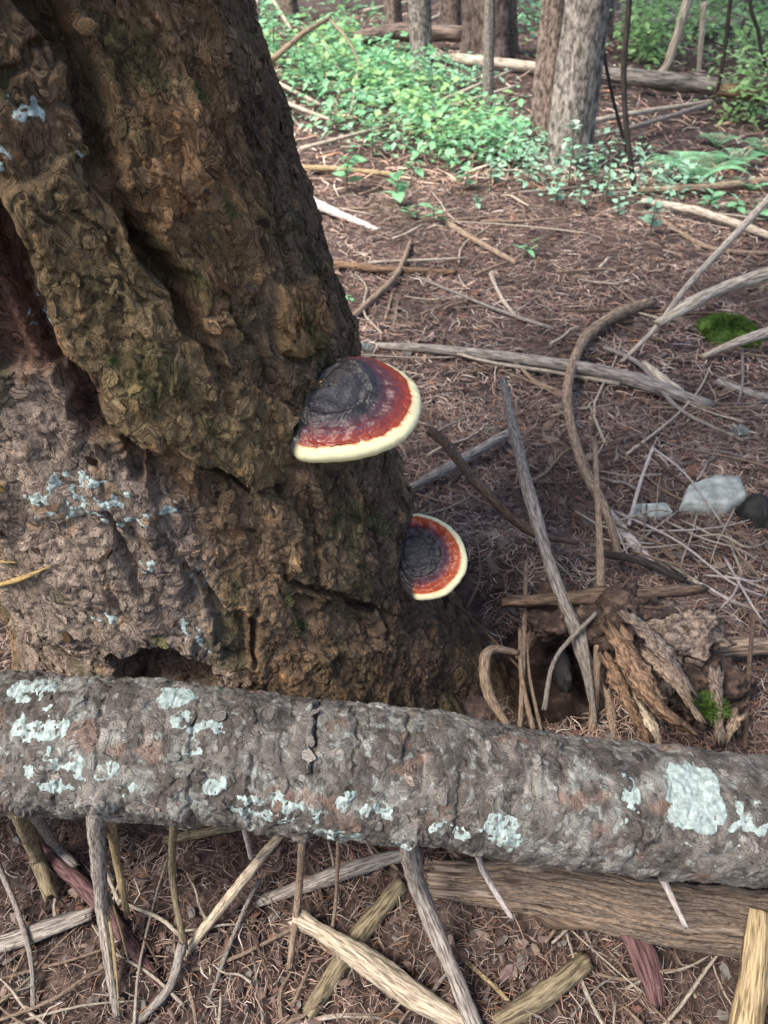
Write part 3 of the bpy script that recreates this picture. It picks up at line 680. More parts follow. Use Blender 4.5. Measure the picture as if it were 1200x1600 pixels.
# ================================================================== ROTTEN LOG UNDER IT
def rotten(name, label, cat, pix, w, m, strands, seed, spread, group=None):
    P = [G(*q) for q in pix]; rad = [w[i]*depth(P[i])/2400 for i in range(len(P))]
    loc = P[0].copy()
    o = thing(name, label, cat, loc, group)
    tube('core', P, [r*.86 for r in rad], m, o, loc, n=110, sides=44, rough=.16, seed=seed, groove=.28, knobby=.10, grain=2.0, jag=1.0)
    r = np.random.default_rng(seed)
    C = catmull(P, 60); Rd = np.interp(np.linspace(0, 1, 60), np.linspace(0, 1, len(rad)), rad)
    for k in range(strands):
        a0 = r.integers(0, 44); a1 = min(59, a0 + r.integers(8, 22)); an = -r.random()*2.3 + .5 if False else r.uniform(-.3, 2.4)
        idx = np.linspace(a0, a1, 6).astype(int); Tn_ = C[idx[-1]]-C[idx[0]]; Tn_ /= np.linalg.norm(Tn_)
        A = np.cross(Tn_, [0, 0, 1.]); A /= np.linalg.norm(A); B = np.cross(A, Tn_)
        if A[1] > 0: A = -A
        pts = []
        for q, i in enumerate(idx):
            aa = an + .08*math.sin(q*1.3+k); pts.append(C[i] + (B*math.cos(aa) + A*math.sin(aa))*Rd[i]*(.90 + .10*r.random()))
        tube('wood_fibre', pts, [.002, .0022+.003*r.random(), .001], m if r.random() < .6 else 'tan', o, loc, n=16, sides=6, seed=seed+k, rough=.25)
    return o
rotten('rotten_log', 'fibrous brown rotten log half buried under the grey fallen log', 'log', [(690, 1372, .035), (850, 1385, .045), (1020, 1418, .05), (1260, 1450, .05), (1500, 1480, .04)], (60, 84, 98, 100, 90), 'rot', 110, 410, 0)
# splintered rotten stump in the hollow
def shard(name, parent, loc, pix, w, m, seed, squash=.5):
    Q = [G(*q) for q in pix]; ra = [.78*w[i]*depth(Q[i])/2400 for i in range(len(Q))]
    return tube(name, Q, ra, m, parent, loc, n=44, sides=20, seed=seed, rough=.5, groove=.30, jag=2.0, knobby=.55, grain=5.0, squash=squash)
sl = G(1000, 1090, 0); st = thing('rotten_stump', 'splintered orange-brown rotten stump beside the dark hollow behind the log', 'stump', sl)
for k, (pp, ww, mm) in enumerate([([(965, 995, .20), (1000, 1060, .19), (1035, 1110, .17), (1080, 1142, .13)], (40, 54, 44, 20), 'orange'), ([(948, 1030, .18), (975, 1080, .17), (1010, 1150, .13)], (24, 34, 22), 'orange'), ([(1010, 1020, .19), (1050, 1060, .19), (1092, 1120, .16)], (22, 34, 16), 'tan'),
                                ([(990, 1090, .15), (1020, 1135, .14), (1030, 1165, .12)], (24, 26, 14), 'cream'), ([(985, 965, .21), (1030, 1010, .2), (1075, 1075, .18)], (30, 40, 24), 'rot'), ([(1118, 1050, .14), (1122, 1110, .12), (1125, 1150, .1)], (24, 26, 20), 'rot'), ([(1150, 1120, .10), (1135, 1150, .09)], (26, 18), 'tan'), ([(950, 1080, .13), (960, 1150, .10)], (16, 12), 'tan')]):
    shard('wood_shard', st, sl, pp, ww, mm, 500+k)

def clod(parent, origin, name, px, py, h_, sx, sy, sz, m, seed, n=46):
    p = G(px, py, h_); u = np.linspace(0, 2*pi, n*2, endpoint=False); v_ = np.linspace(0, pi, n); U, V_ = np.meshgrid(u, v_)
    X, Y, Z = np.sin(V_)*np.cos(U), np.sin(V_)*np.sin(U), np.cos(V_)
    R = 1 + .40*fbm(X*1.5+seed, Y*1.5, Z*1.5, 5, 270, .6) + .10*terrace(fbm(X*4+seed, Y*4, Z*7, 3, 274), .3, .2)
    P_ = np.stack([X*R*sx, Y*R*sy, Z*R*sz], -1).reshape(-1, 3) + np.array(p)[None] - np.array(origin)[None]
    return obj(name, mesh_np(name, P_, grid_quads(n, n*2, True)[:, ::-1], wc=P_*90), M[m], parent)
for k, (a, b, h_, sx, sy, sz, m_) in enumerate([(975, 968, .12, .075, .06, .055, 'humus'), (885, 962, .10, .07, .05, .05, 'humus'), (1060, 990, .10, .085, .06, .05, 'rot'), (1100, 1075, .05, .07, .06, .06, 'humus'), (1010, 1055, .06, .05, .07, .07, 'rot')]):
    clod(st, sl, 'decayed_wood', a, b, h_, sx, sy, sz, m_, 40+k*3)
# ================================================================== STICKS, surveyed one by one
S_ = stick
# in front of the log
S_('dead_stick', 'purple-brown stick with a bare orange end, passing under the splintered grey stub', 'stick', [(45, 1318, .02), (95, 1355, .02), (160, 1420, .015), (245, 1535, 0)], (20, 24, 20), 'purple', rough=.1)
S_('weathered_wood', 'flat split piece of grey weathered wood left of the splintered stub', 'wood', [(-20, 1488, 0), (60, 1462, .01), (142, 1432, .015)], (30, 30, 22), 'grey', groove=.4, rough=.2, squash=.6)
S_('dead_stick', 'straight pale stick leaning from the log down onto the purple-grey litter', 'stick', [(445, 1298, .10), (370, 1390, .05), (288, 1495, 0)], (13, 17, 15), 'cream')
S_('dead_stick', 'thick cream stripped stick with a knobby end, lying across the olive stick', 'stick', [(468, 1440, .03), (500, 1458, .03), (560, 1497, .025), (640, 1555, .015), (745, 1615, .0)], (34, 24, 34, 34, 28), 'cream', groove=.25)
S_('dead_stick', 'thick olive-brown stick lying beneath the cream stripped stick', 'stick', [(625, 1388, .0), (560, 1470, .0), (488, 1580, .0)], (26, 32, 26), 'olive')
S_('dead_stick', 'grey weathered stick slanting out from under the log', 'stick', [(632, 1338, .015), (530, 1370, .01), (405, 1412, 0)], (20, 24, 18), 'grey', groove=.25)
S_('dead_stick', 'short olive-yellow branch piece with a lichen-green broken end', 'stick', [(775, 1605, 0), (850, 1560, .005), (912, 1508, .01)], (32, 34, 28), 'olive', rough=.25)
S_('wood_stake', 'upright yellow-brown broken stake in front of the rotten log', 'stick', [(1160, 1625, .0), (1172, 1530, .05), (1182, 1428, .10)], (52, 46, 34), 'yellow', groove=.3, jag=.12)
S_('dead_stick', 'pale curved twig lying at the foot of the cream stick', 'stick', [(450, 1605, .0), (530, 1588, .01), (620, 1592, 0)], (8, 7), 'pale')
S_('bark_strip', 'dark maroon strip of bark hanging below the rotten log', 'bark', [(985, 1460, .02), (1010, 1520, .01), (1025, 1570, 0)], (44, 50, 30), 'purple', squash=.3, groove=.3)
S_('bark_strip', 'blackish crumbled bark lump under the rotten log', 'bark', [(810, 1410, .01), (890, 1425, .02), (985, 1440, .02)], (40, 64, 40), 'brown', rough=.5, groove=.4)
S_('dead_twig', 'yellow twig curving across needles beside the lichen-speckled stub', 'stick', [(725, 1500, .005), (780, 1550, .01), (830, 1610, 0)], (7, 7), 'yellow')
S_('dead_twig', 'thin grey twig rising beside the weathered split wood', 'stick', [(-5, 1345, .03), (30, 1430, .03), (50, 1510, .02), (52, 1610, 0)], (9, 7), 'grey')
S_('dead_twig', 'long thin grey twig curving from the olive stub down to the litter', 'stick', [(285, 1480, .03), (265, 1545, .02), (205, 1610, 0)], (15, 12), 'grey')
S_('dead_twig', 'slender twig slanting between the pale leaning stick and the log', 'stick', [(405, 1375, .03), (370, 1450, .02), (310, 1610, 0)], (7, 6), 'grey')
S_('dead_twig', 'brownish twig crossing behind the cream knobby stick end', 'stick', [(280, 1520, .0), (360, 1500, .01), (500, 1430, .03)], (7, 5), 'tan')
S_('dead_stick', 'yellowish stick under the log behind the thin olive stub', 'stick', [(260, 1315, .0), (310, 1305, .01), (380, 1292, .02)], (15, 15), 'olive')
# behind the log, beside the trunk
S_('dead_stick', 'tall upright splintered grey stick with a pinkish torn tip, right of the lower fungus', 'stick', [(935, 1120, -.02), (905, 1010, .10), (868, 915, .17), (832, 800, .20), (805, 690, .24), (787, 603, .28)], (20, 22, 20, 20, 16, 11), 'grey', groove=.35, jag=3)
S_('dead_stick', 'thin upright tan stick rising from the hollow with a reddish foot', 'stick', [(925, 1145, .0), (934, 1000, .10), (937, 880, .16), (929, 690, .26)], (13, 13, 12, 7), 'tan')
S_('dead_stick', 'dark stick propped up with a pale broken tip beside the larger fungus', 'stick', [(672, 678, .22), (700, 702, .21), (750, 765, .17), (825, 832, .10), (900, 850, .06)], (15, 16, 14, 12, 8), 'brown', branches=[([(672, 676, .225), (692, 682, .222)], 9)])
S_('broken_branch', 'horizontal brown branch with a bare orange broken end, lying over the hollow', 'branch', [(783, 944, .15), (850, 942, .15), (940, 937, .15), (1095, 924, .13)], (15, 21, 24, 16), 'brown', rough=.3, groove=.3, branches=[([(950, 940, .16), (985, 902, .19)], 6), ([(960, 940, .16), (1030, 950, .16), (1045, 935, .17)], 6)])
S_('bare_end', 'orange stripped splinter at the tip of the horizontal brown branch', 'wood', [(785, 945, .158), (822, 944, .158), (860, 941, .157)], (12, 16, 8), 'orange', squash=.7)
S_('bent_branch', 'short bent olive-grey branch hooked down behind the log', 'branch', [(808, 1022, .10), (772, 1018, .12), (757, 1035, .12), (762, 1085, .09), (795, 1140, .07)], (9, 14, 17, 17, 10), 'tan')
S_('dead_twig', 'thin brown twig standing left of the tall splintered stick', 'stick', [(812, 1140, .04), (818, 1010, .10), (822, 880, .14)], (8, 7), 'tan')
S_('dead_twig', 'pair of thin upright brown twigs behind the log', 'stick', [(832, 1140, .03), (815, 1060, .08), (812, 985, .11)], (9, 6), 'tan', branches=[([(845, 1140, .02), (828, 1060, .07), (822, 990, .11)], 7)])
S_('dead_twig', 'thin twig drooping from the trunk toward the hollow', 'stick', [(700, 935, .08), (755, 985, .10), (812, 1045, .08)], (5, 4), 'brown')
S_('dead_twig', 'curved thin twig arching over the black hollow', 'stick', [(850, 1110, .06), (868, 1030, .11), (930, 960, .16)], (8, 6), 'grey')
S_('dead_twig', 'straight thin twig leaning over the orange stump shards', 'stick', [(908, 945, .15), (922, 1060, .08), (930, 1130, .03)], (6, 6), 'grey')
S_('dead_stick', 'dark charred stick above the horizontal brown branch', 'stick', [(942, 868, .05), (1000, 880, .05), (1065, 908, .03)], (11, 15, 11), 'dark')
S_('dead_stick', 'broken grey-brown stick behind the tall splintered stick', 'stick', [(812, 1030, .02), (838, 985, .05), (850, 945, .07)], (18, 16), 'tan', groove=.3)
S_('weathered_wood', 'tan weathered plank of wood right of the rotten stump', 'wood', [(1055, 1030, .02), (1120, 1020, .03), (1230, 1015, .03)], (34, 40, 36), 'tan', groove=.45, squash=.5)
S_('dead_stick', 'tan stick half hidden under the horizontal branch right of the stump', 'stick', [(980, 940, .05), (1050, 985, .05), (1110, 1010, .04)], (18, 22, 16), 'rot')
S_('dead_twig', 'upright thin brown twig beside the tan weathered plank', 'stick', [(1163, 1170, .02), (1170, 1040, .08), (1178, 960, .12)], (8, 6), 'brown')
S_('dead_twig', 'pinkish-white forked twig standing before the pale stone', 'stick', [(982, 822, .02), (1000, 755, .07), (1020, 700, .10)], (6, 5), 'white', branches=[([(1020, 700, .10), (1075, 745, .07), (1150, 850, .01)], 4)])
S_('dead_stick', 'cream rotten stick running from the curved branch toward the horizontal branch', 'stick', [(945, 800, .0), (985, 850, .01), (1030, 900, .02)], (14, 17, 12), 'white', groove=.3)
for k, (a, b, c_, d_, w_) in enumerate([(960, 800, 1200, 935, 6), (1120, 810, 1200, 920, 6), (930, 840, 1120, 860, 5), (1000, 830, 1180, 810, 4), (980, 860, 1150, 895, 5), (1090, 800, 1060, 900, 4), (1130, 870, 1200, 980, 6), (950, 815, 1100, 875, 5), (1040, 815, 1190, 880, 5), (1100, 900, 1200, 905, 6), (1010, 870, 1130, 835, 4), (930, 820, 1050, 800, 5), (1060, 900, 1170, 950, 7), (1000, 800, 1080, 860, 4), (1150, 790, 1110, 880, 4), (940, 790, 990, 880, 5), (1020, 850, 1100, 930, 4), (1080, 840, 1195, 850, 5), (960, 870, 1040, 840, 4), (1130, 830, 1200, 870, 4), (900, 800, 990, 830, 5), (1160, 900, 1120, 960, 5), (1010, 790, 1000, 880, 4), (1040, 880, 1200, 960, 5)]):
    S_('brush_twig', 'thin bare twig in the bleached tangle below the pale stone', 'stick', [(a, b, .02), (a*.6+c_*.4, b*.6+d_*.4+((k*37) % 19)-9, .045), (a*.25+c_*.75, b*.25+d_*.75-((k*23) % 17)+8, .04), (c_, d_, .01)], (w_*.75, w_*.45), ['white', 'tan', 'pale'][k % 3], group='whitish twigs tangled below the pale stone', n=12, sides=6)
# on the open floor
S_('dead_stick', 'long straight grey stick lying across the needles behind the larger fungus', 'stick', [(588, 544, .0), (700, 552, .02), (890, 578, .03), (1000, 604, .02), (1100, 640, .0)], (11, 16, 20, 24, 22), 'grey', n=40)
S_('curved_branch', 'sinuous tan branch crossing under the long grey stick', 'branch', [(1018, 476, .02), (960, 498, .03), (912, 535, .03), (888, 600, .04), (890, 660, .05), (915, 745, .05), (945, 800, .05), (970, 880, .02)], (15, 18, 16, 15, 14, 17, 15, 10), 'tan', n=50)
S_('forked_root', 'pale split branch forking down above the mossy clump', 'branch', [(1230, 425, .22), (1130, 455, .18), (1080, 480, .15), (1028, 508, .10)], (20, 19, 22, 12), 'pale', groove=.3, branches=[([(1215, 295, .22), (1150, 365, .20), (1080, 440, .16), (1028, 508, .10), (972, 565, .02)], 12)])
S_('dead_stick', 'pale stick end poking in below the mossy clump', 'stick', [(1230, 512, .08), (1150, 540, .05), (1098, 560, .01)], (17, 15, 9), 'pale')
S_('dead_stick', 'grey stick leaning on the ground between the two fungi, crossed by the dark propped stick', 'stick', [(625, 775, .02), (700, 735, .03), (792, 683, .03)], (14, 17, 15), 'grey')
S_('dead_stick', 'pale broken stub lying against the long grey stick', 'stick', [(1005, 575, .01), (1025, 592, .02), (1062, 618, .01)], (14, 17, 13), 'pale')
S_('dead_twig', 'thin forked twig spreading below the sinuous branch', 'stick', [(945, 545, .02), (1000, 572, .03), (1060, 640, .02), (1160, 690, .0)], (7, 7, 5), 'grey', branches=[([(1160, 545, .02), (1160, 600, .03), (1150, 640, .0)], 5)])
S_('dead_stick', 'greyish stick running toward the lichen tuft on the right', 'stick', [(1120, 600, .01), (1160, 615, .01), (1220, 632, .0)], (12, 14), 'grey')
S_('dead_stick', 'straight orange-brown stick lying right of the trunk among needles', 'stick', [(508, 414, .01), (600, 424, .015), (710, 430, .0)], (11, 11, 10), 'orange')
S_('dead_stick', 'forked tan stick leaning under the straight orange-brown stick', 'stick', [(538, 512, .0), (585, 468, .01), (622, 428, .02), (642, 378, .0)], (12, 10, 6), 'tan', branches=[([(602, 500, .0), (614, 455, .01)], 7), ([(615, 510, .0), (622, 470, .01)], 5)])
S_('dead_stick', 'tan stick lying below the bright two-leaved seedling', 'stick', [(693, 348, .0), (745, 380, .01), (805, 413, .0)], (9, 10, 8), 'tan')
S_('dead_twig', 'thin forked twig right of the orange-brown stick', 'stick', [(765, 428, .0), (785, 470, .01), (808, 498, .0)], (6, 6), 'pale', branches=[([(800, 492, .01), (830, 470, .02)], 4)])
S_('dead_stick', 'whitish stick against the trunk, above the orange-brown stick', 'stick', [(468, 310, .0), (520, 335, .02), (590, 362, .0)], (14, 14, 8), 'white')
S_('dead_stalk', 'straight yellowish stem lying level at the edge of the greenery by the trunk', 'stick', [(455, 263, .02), (540, 268, .03), (622, 276, .02)], (9, 7), 'yellow')
S_('dead_stick', 'pale stick crossing from the greenery to the right below the thin dark saplings', 'stick', [(1005, 318, .02), (1090, 335, .04), (1220, 378, .02)], (10, 13, 11), 'pale')
S_('dead_stick', 'thin orange-tan stick level with the fern bank', 'stick', [(1000, 300, .02), (1100, 298, .03), (1220, 285, .03)], (10, 13, 14), 'tan')
S_('dead_stick', 'tan stick lying below the ferns', 'stick', [(1030, 345, .0), (1110, 390, .01), (1220, 400, .0)], (7, 8), 'tan')
# farther back
S_('dead_stick', 'long thin pale stick lying in front of the far fallen log', 'stick', [(850, 212, .04), (960, 185, .08), (1120, 160, .06)], (6, 8, 7), 'pale')
S_('dead_stick', 'slanting grey stick right of the twin trunks', 'stick', [(930, 215, .03), (1010, 195, .08), (1110, 165, .10)], (6, 8), 'grey')
S_('dead_branch', 'arched bare tan branch rising over the greenery by the trunk', 'branch', [(408, 112, .1), (440, 85, .25), (475, 55, .36), (515, 30, .42)], (9, 9, 6), 'tan', branches=[([(515, 30, .42), (545, 65, .35), (565, 110, .2)], 5)])
S_('dead_branch', 'bare grey branch leaning on the trunk edge high in the greenery', 'branch', [(388, 60, .3), (395, 25, .42), (408, -10, .55)], (9, 8), 'pale')
for k, (a, b, c_, d_) in enumerate([(425, 0, 455, 48), (420, 125, 500, 165), (450, 165, 520, 190), (500, 60, 530, 110), (690, 160, 800, 112), (705, 168, 810, 135), (790, 245, 815, 180), (782, 240, 800, 215), (570, 20, 640, 5), (560, 110, 548, 180), (470, 235, 600, 200), (620, 60, 700, 20), (490, 80, 530, 60)]):
    S_('far_twig', 'bleached bare twig among the green undergrowth', 'stick', [(a, b, .06), ((a+c_)/2, (b+d_)/2, .08), (c_, d_, .08)], (7, 5), 'pale', group='bleached twigs in the green undergrowth', n=10, sides=6)

# ================================================================== STONES, MOSS, LICHEN TUFTS
def lump(name, label, cat, px, py, sx, sy, sz, m, seed, rough=.25, flat=0, sink=.3, n=20):
    p = G(px, py, 0); loc = (p.x, p.y, float(gz(p.x, p.y)))
    u = np.linspace(0, 2*pi, n*2, endpoint=False); v_ = np.linspace(0, pi, n)
    U, V_ = np.meshgrid(u, v_)
    X, Y, Z = np.sin(V_)*np.cos(U), np.sin(V_)*np.sin(U), np.cos(V_)
    R = 1 + rough*fbm(X*1.6+seed, Y*1.6, Z*1.6, 4, 270)
    if flat: Z = np.clip(Z, -1, flat + .06*perlin(X*2, Y*2, seed, 275))
    P = np.stack([X*R*sx, Y*R*sy, Z*R*sz + sz*(1-2*sink)*.5], -1).reshape(-1, 3)
    o = obj(name, mesh_np(name, P, grid_quads(n, n*2, True)[:, ::-1]), M[m], None, loc); tag(o, label, cat); return o
def slab(name, label, px, py, h_, outline, thick, m, seed, tilt=(.1, .05)):
    p = G(px, py, 0); loc = (p.x, p.y, float(gz(p.x, p.y)))
    n = 14; r_ = np.random.default_rng(seed); N = 60
    a = np.linspace(0, 2*pi, N, endpoint=False); O = np.array(outline); oa = np.arctan2(O[:, 1], O[:, 0]) % (2*pi); od = np.argsort(oa)
    ox = np.interp(a, np.concatenate([oa[od]-2*pi, oa[od], oa[od]+2*pi]), np.tile(O[od, 0], 3)); oy = np.interp(a, np.concatenate([oa[od]-2*pi, oa[od], oa[od]+2*pi]), np.tile(O[od, 1], 3))
    rows = []
    for f, z in ((.02, 1), (.4, 1), (.75, 1), (.93, .97), (1, .82), (1.03, .4), (1.0, -.3), (.9, -.6)):
        x, y = ox*f, oy*f; zz = h_ + z*thick + .1*thick*fbm(x*30, y*30, seed, 3, 290) + x*tilt[0] + y*tilt[1]
        rows.append(np.stack([x*(1+.04*perlin(a*2, z*2, seed, 292)), y, zz], -1))
    o = obj(name, mesh_np(name, np.array(rows).reshape(-1, 3), grid_quads(8, N, True)), M[m], None, loc); tag(o, label, 'stone'); return o
slab('stone', 'pale flat-topped angular stone on the needle floor', 1108, 790, .01, [(-.085, -.03), (-.05, .035), (.03, .07), (.085, .055), (.075, -.02), (.02, -.05)], .035, 'stone', 3)
slab('stone', 'small low whitish stone beside the larger pale stone', 1012, 805, 0, [(-.06, -.012), (-.02, .03), (.05, .025), (.055, -.01), (0, -.025)], .016, 'stone', 6)
lump('stone', 'dark rock behind the right end of the pale stone', 'stone', 1180, 812, .035, .05, .05, 'darkstone', 9, .3)
lump('stone', 'smooth dark stone inside the black hollow', 'stone', 880, 1040, .020, .05, .024, 'darkstone', 12, .25, sink=1.0)
def tuft(name, label, cat, px, py, h_, r, nb, m, seed, ln, wd):
    p = G(px, py, h_); loc = (p.x, p.y, float(gz(p.x, p.y))); rr = np.random.default_rng(seed)
    V = []; T = []
    for k in range(nb):
        a = rr.random()*2*pi; q = math.sqrt(rr.random())*r; dx, dy = q*cos(a), q*sin(a)
        z0 = h_ + r*.55*(1-(q/r)**2) - .01; d = np.array([dx, dy, .6*r]) + rr.normal(size=3)*.5*r; d /= np.linalg.norm(d)
        s_ = np.cross(d, rr.normal(size=3)); s_ /= np.linalg.norm(s_); b = np.array([dx, dy, z0])
        i = len(V); l_ = ln*(.6+.8*rr.random()); V += [b - s_*wd, b + s_*wd, b + d*l_]; T.append((i, i+1, i+2))
    return V, T, loc
def moss(name, label, px, py, r, m, seed, nb=1500, h_=0, ln=.012, wd=.0018):
    V, T, loc = tuft(name, label, 'moss', px, py, h_, r, nb, m, seed, ln, wd)
    o = thing(name, label, 'moss', loc)
    n = 14; u = np.linspace(0, 2*pi, 24, endpoint=False); v_ = np.linspace(0, pi*.6, n); U, VV = np.meshgrid(u, v_)
    R = 1+.25*fbm(np.cos(U)*2*np.sin(VV)+seed, np.sin(U)*2*np.sin(VV), 0, 3, 280)
    P = np.stack([np.sin(VV)*np.cos(U)*R*r, np.sin(VV)*np.sin(U)*R*r, np.cos(VV)*r*.55*R + h_ - .012], -1).reshape(-1, 3)
    obj('cushion', mesh_np('cushion', P, grid_quads(n, 24, True)[:, ::-1]), M[m], o)
    f = obj('fronds', mesh_np('fronds', V, None, np.array(T), smooth=False), M[m], o); f['kind'] = 'stuff'
    return o
moss('moss_clump', 'dark green moss cushion under the pale forked branch', 1135, 522, .115, 'moss', 3, 3500, 0, .02, .003)
moss('moss_clump', 'small bright green moss tuft on the rotten stump', 1112, 1100, .022, 'moss', 5, 900, .12)
def lichen_tuft(label, px, py, r, seed):
    V, T, loc = tuft('lichen_tuft', label, 'lichen', px, py, 0.004, r, 260, 'lichen', seed, r*.55, r*.09)
    tag(obj('lichen_tuft', mesh_np('lichen_tuft', V, None, np.array(T), smooth=False), M['lichen'], None, loc), label, 'lichen')
lichen_tuft('pale blue lichen tuft lying on the needles right of the sinuous branch', 1155, 677, .030, 1)
lichen_tuft('tiny pale lichen tuft near the grey stick between the fungi', 766, 672, .018, 2)
lichen_tuft('small pale lichen tuft beside the thin grey twig near the split wood', 38, 1538, .013, 3)
lichen_tuft('pale lichen flecks on the litter beyond the trunk edge', 570, 545, .03, 4)

# wood chips stuck in the bark at the left
for k, (pp, w_, lab) in enumerate([([(-15, 918), (30, 905), (80, 884)], 17, 'long golden wood splinter lodged in the bark near the trunk base'), ([(-10, 760), (8, 768)], 22, 'orange wood chip caught in the bark by the trunk foot'), ([(-10, 876), (25, 879)], 7, 'thin pale splinter above the golden one')]):
    Q = []
    for a, b in pp:
        s0, z0, t0 = T_uv(max(a, -30), b); Q.append(AT(a, b, t0-.012))
    o = tube('wood_splinter', Q, [w_*.5/1200, w_/2400*1.1, .001], 'chip', None, tuple(Q[0]), n=14, sides=8, seed=600+k, squash=.5, groove=.3)
    o.location = Q[0]; tag(o, lab, 'wood')

# ================================================================== LITTER
PAL = np.array([(.27, .185, .14), (.20, .13, .10), (.14, .085, .066), (.08, .05, .040), (.34, .27, .215), (.23, .13, .10), (.16, .125, .11), (.42, .35, .30), (.30, .14, .07)])
PW = np.array([.19, .17, .14, .13, .12, .08, .08, .07, .02])
def needles(name, n, xr, yr, ln, wd, seed, lift, up=.25, label=None, cull=None, bright=1.0, flat=True):
    r = np.random.default_rng(seed)
    y = yr[0] + (yr[1]-yr[0])*r.random(n); x = (r.random(n)*2-1)*(xr[0] + xr[1]*y)
    if cull is not None:
        k = cull(x, y); x, y = x[k], y[k]; n = len(x)
    L = ln[0] + (ln[1]-ln[0])*r.random(n)**1.6; a = r.random(n)*2*pi; el = r.normal(size=n)*up
    d = np.stack([np.cos(a)*np.cos(el), np.sin(a)*np.cos(el), np.sin(el)], -1)
    s = np.stack([-np.sin(a), np.cos(a), 0*a], -1); u = np.cross(d, s)
    z = gz(x, y) + lift*r.random(n) + .5*L*np.abs(np.sin(el))*.6
    C = np.stack([x, y, z], -1); w = wd[0] + (wd[1]-wd[0])*r.random(n)
    bend = (r.normal(size=n)*.18*L)[:, None]*s + (r.random(n)*.10*L)[:, None]*np.array([0, 0, 1.])
    tilt = r.normal(size=n)*.5; sides = 3 if flat is False else 2; rows = []
    for f, wf in ((-.5, .7), (0, 1), (.5, .5)):
        c0 = C + d*(f*L)[:, None] + bend*(1-4*f*f)
        for q in range(sides):
            t = q*2*pi/sides + tilt; rows.append(c0 + (s*np.cos(t)[:, None] + u*np.sin(t)[:, None])*(w*wf*.5)[:, None])
    V = np.stack(rows, 1); nv = 3*sides; o9 = np.arange(n)[:, None]*nv; Q = []
    for k in (0, sides):
        for q in range(3 if sides == 3 else 1): Q.append(o9 + np.array([[k+q, k+(q+1) % sides, k+sides+(q+1) % sides, k+sides+q]]))
    Q = np.concatenate(Q, 0)
    ci = r.choice(len(PAL), n, p=PW/PW.sum()); col = PAL[ci]*(0.7+.6*r.random((n, 1)))*bright*(.82 + .75*fbm(x*3.1, y*2.2, seed, 3, 77))[:, None].clip(.4, 1.3)
    o = obj(name, mesh_np(name, V.reshape(-1, 3), Q, col=np.repeat(col, nv, 0)), M['litter'])
    o['kind'] = 'stuff'; tag(o, label, 'needles'); return o
def notrunk(x, y):
    return (np.hypot(x+.22, y-1.055) > .43) & (pit(x, y) < .03)
needles('needle_litter', 15000, (.72, .15), (.28, .78), (.012, .044), (.0010, .0020), 1, .014, .3, 'brown conifer needles littering the ground in front of the log', flat=False, bright=1.15)
needles('needle_litter', 54000, (.35, .60), (.70, 2.1), (.015, .055), (.0010, .0023), 2, .012, .25, 'brown needle litter on the ground behind the log', notrunk, 1.3)
needles('needle_litter', 54000, (.45, .65), (1.9, 4.8), (.02, .085), (.0015, .0038), 3, .014, .2, 'reddish-brown needle litter across the open forest floor', notrunk, 1.5)
needles('needle_litter', 26000, (.6, .68), (4.4, 12), (.04, .18), (.004, .011), 4, .02, .25, 'brown litter far back between the standing trees', None, 1.9)
def chips(name, n, xr, yr, sz, seed, label):
    r = np.random.default_rng(seed); y = yr[0] + (yr[1]-yr[0])*r.random(n); x = (r.random(n)*2-1)*(xr[0]+xr[1]*y)
    k = notrunk(x, y); x, y = x[k], y[k]; n = len(x)
    m = 6; a = np.linspace(0, 2*pi, m, endpoint=False)[None]; rr = (.5+.5*r.random((n, m)))*(sz[0]+(sz[1]-sz[0])*r.random((n, 1))**2)
    rot = r.random((n, 1))*2*pi; px_ = rr*np.cos(a); py_ = rr*np.sin(a)*.55
    X = px_*np.cos(rot)-py_*np.sin(rot); Y = px_*np.sin(rot)+py_*np.cos(rot); Zt = X*r.normal(size=(n, 1))*.35 + Y*r.normal(size=(n, 1))*.35 + .15*np.abs(X)
    V = np.stack([X+x[:, None], Y+y[:, None], Zt + (gz(x, y)+.006+.006*r.random(n))[:, None]], -1)
    cen = np.stack([x, y, gz(x, y)+.012], -1)[:, None]; V = np.concatenate([V, cen], 1)
    o = np.arange(n)[:, None]*7; T = np.concatenate([o + np.array([[q, (q+1) % 6, 6]]) for q in range(6)], 0)
    CP = np.array([(.10, .065, .06), (.14, .095, .08), (.07, .05, .045), (.19, .135, .105), (.12, .06, .045), (.12, .105, .095)])
    col = CP[r.integers(0, 6, n)]*(.7+.6*r.random((n, 1)))
    ob = obj(name, mesh_np(name, V.reshape(-1, 3), None, T, smooth=False, col=np.repeat(col, 7, 0)), M['litter']); ob['kind'] = 'stuff'; tag(ob, label, 'litter')
chips('bark_litter', 3800, (.7, .18), (.28, 1.1), (.003, .016), 21, 'purplish-brown bark and leaf scraps on the near ground')
chips('bark_litter', 6000, (.4, .62), (1.0, 4.5), (.005, .03), 22, 'brown bark and leaf scraps on the open forest floor')

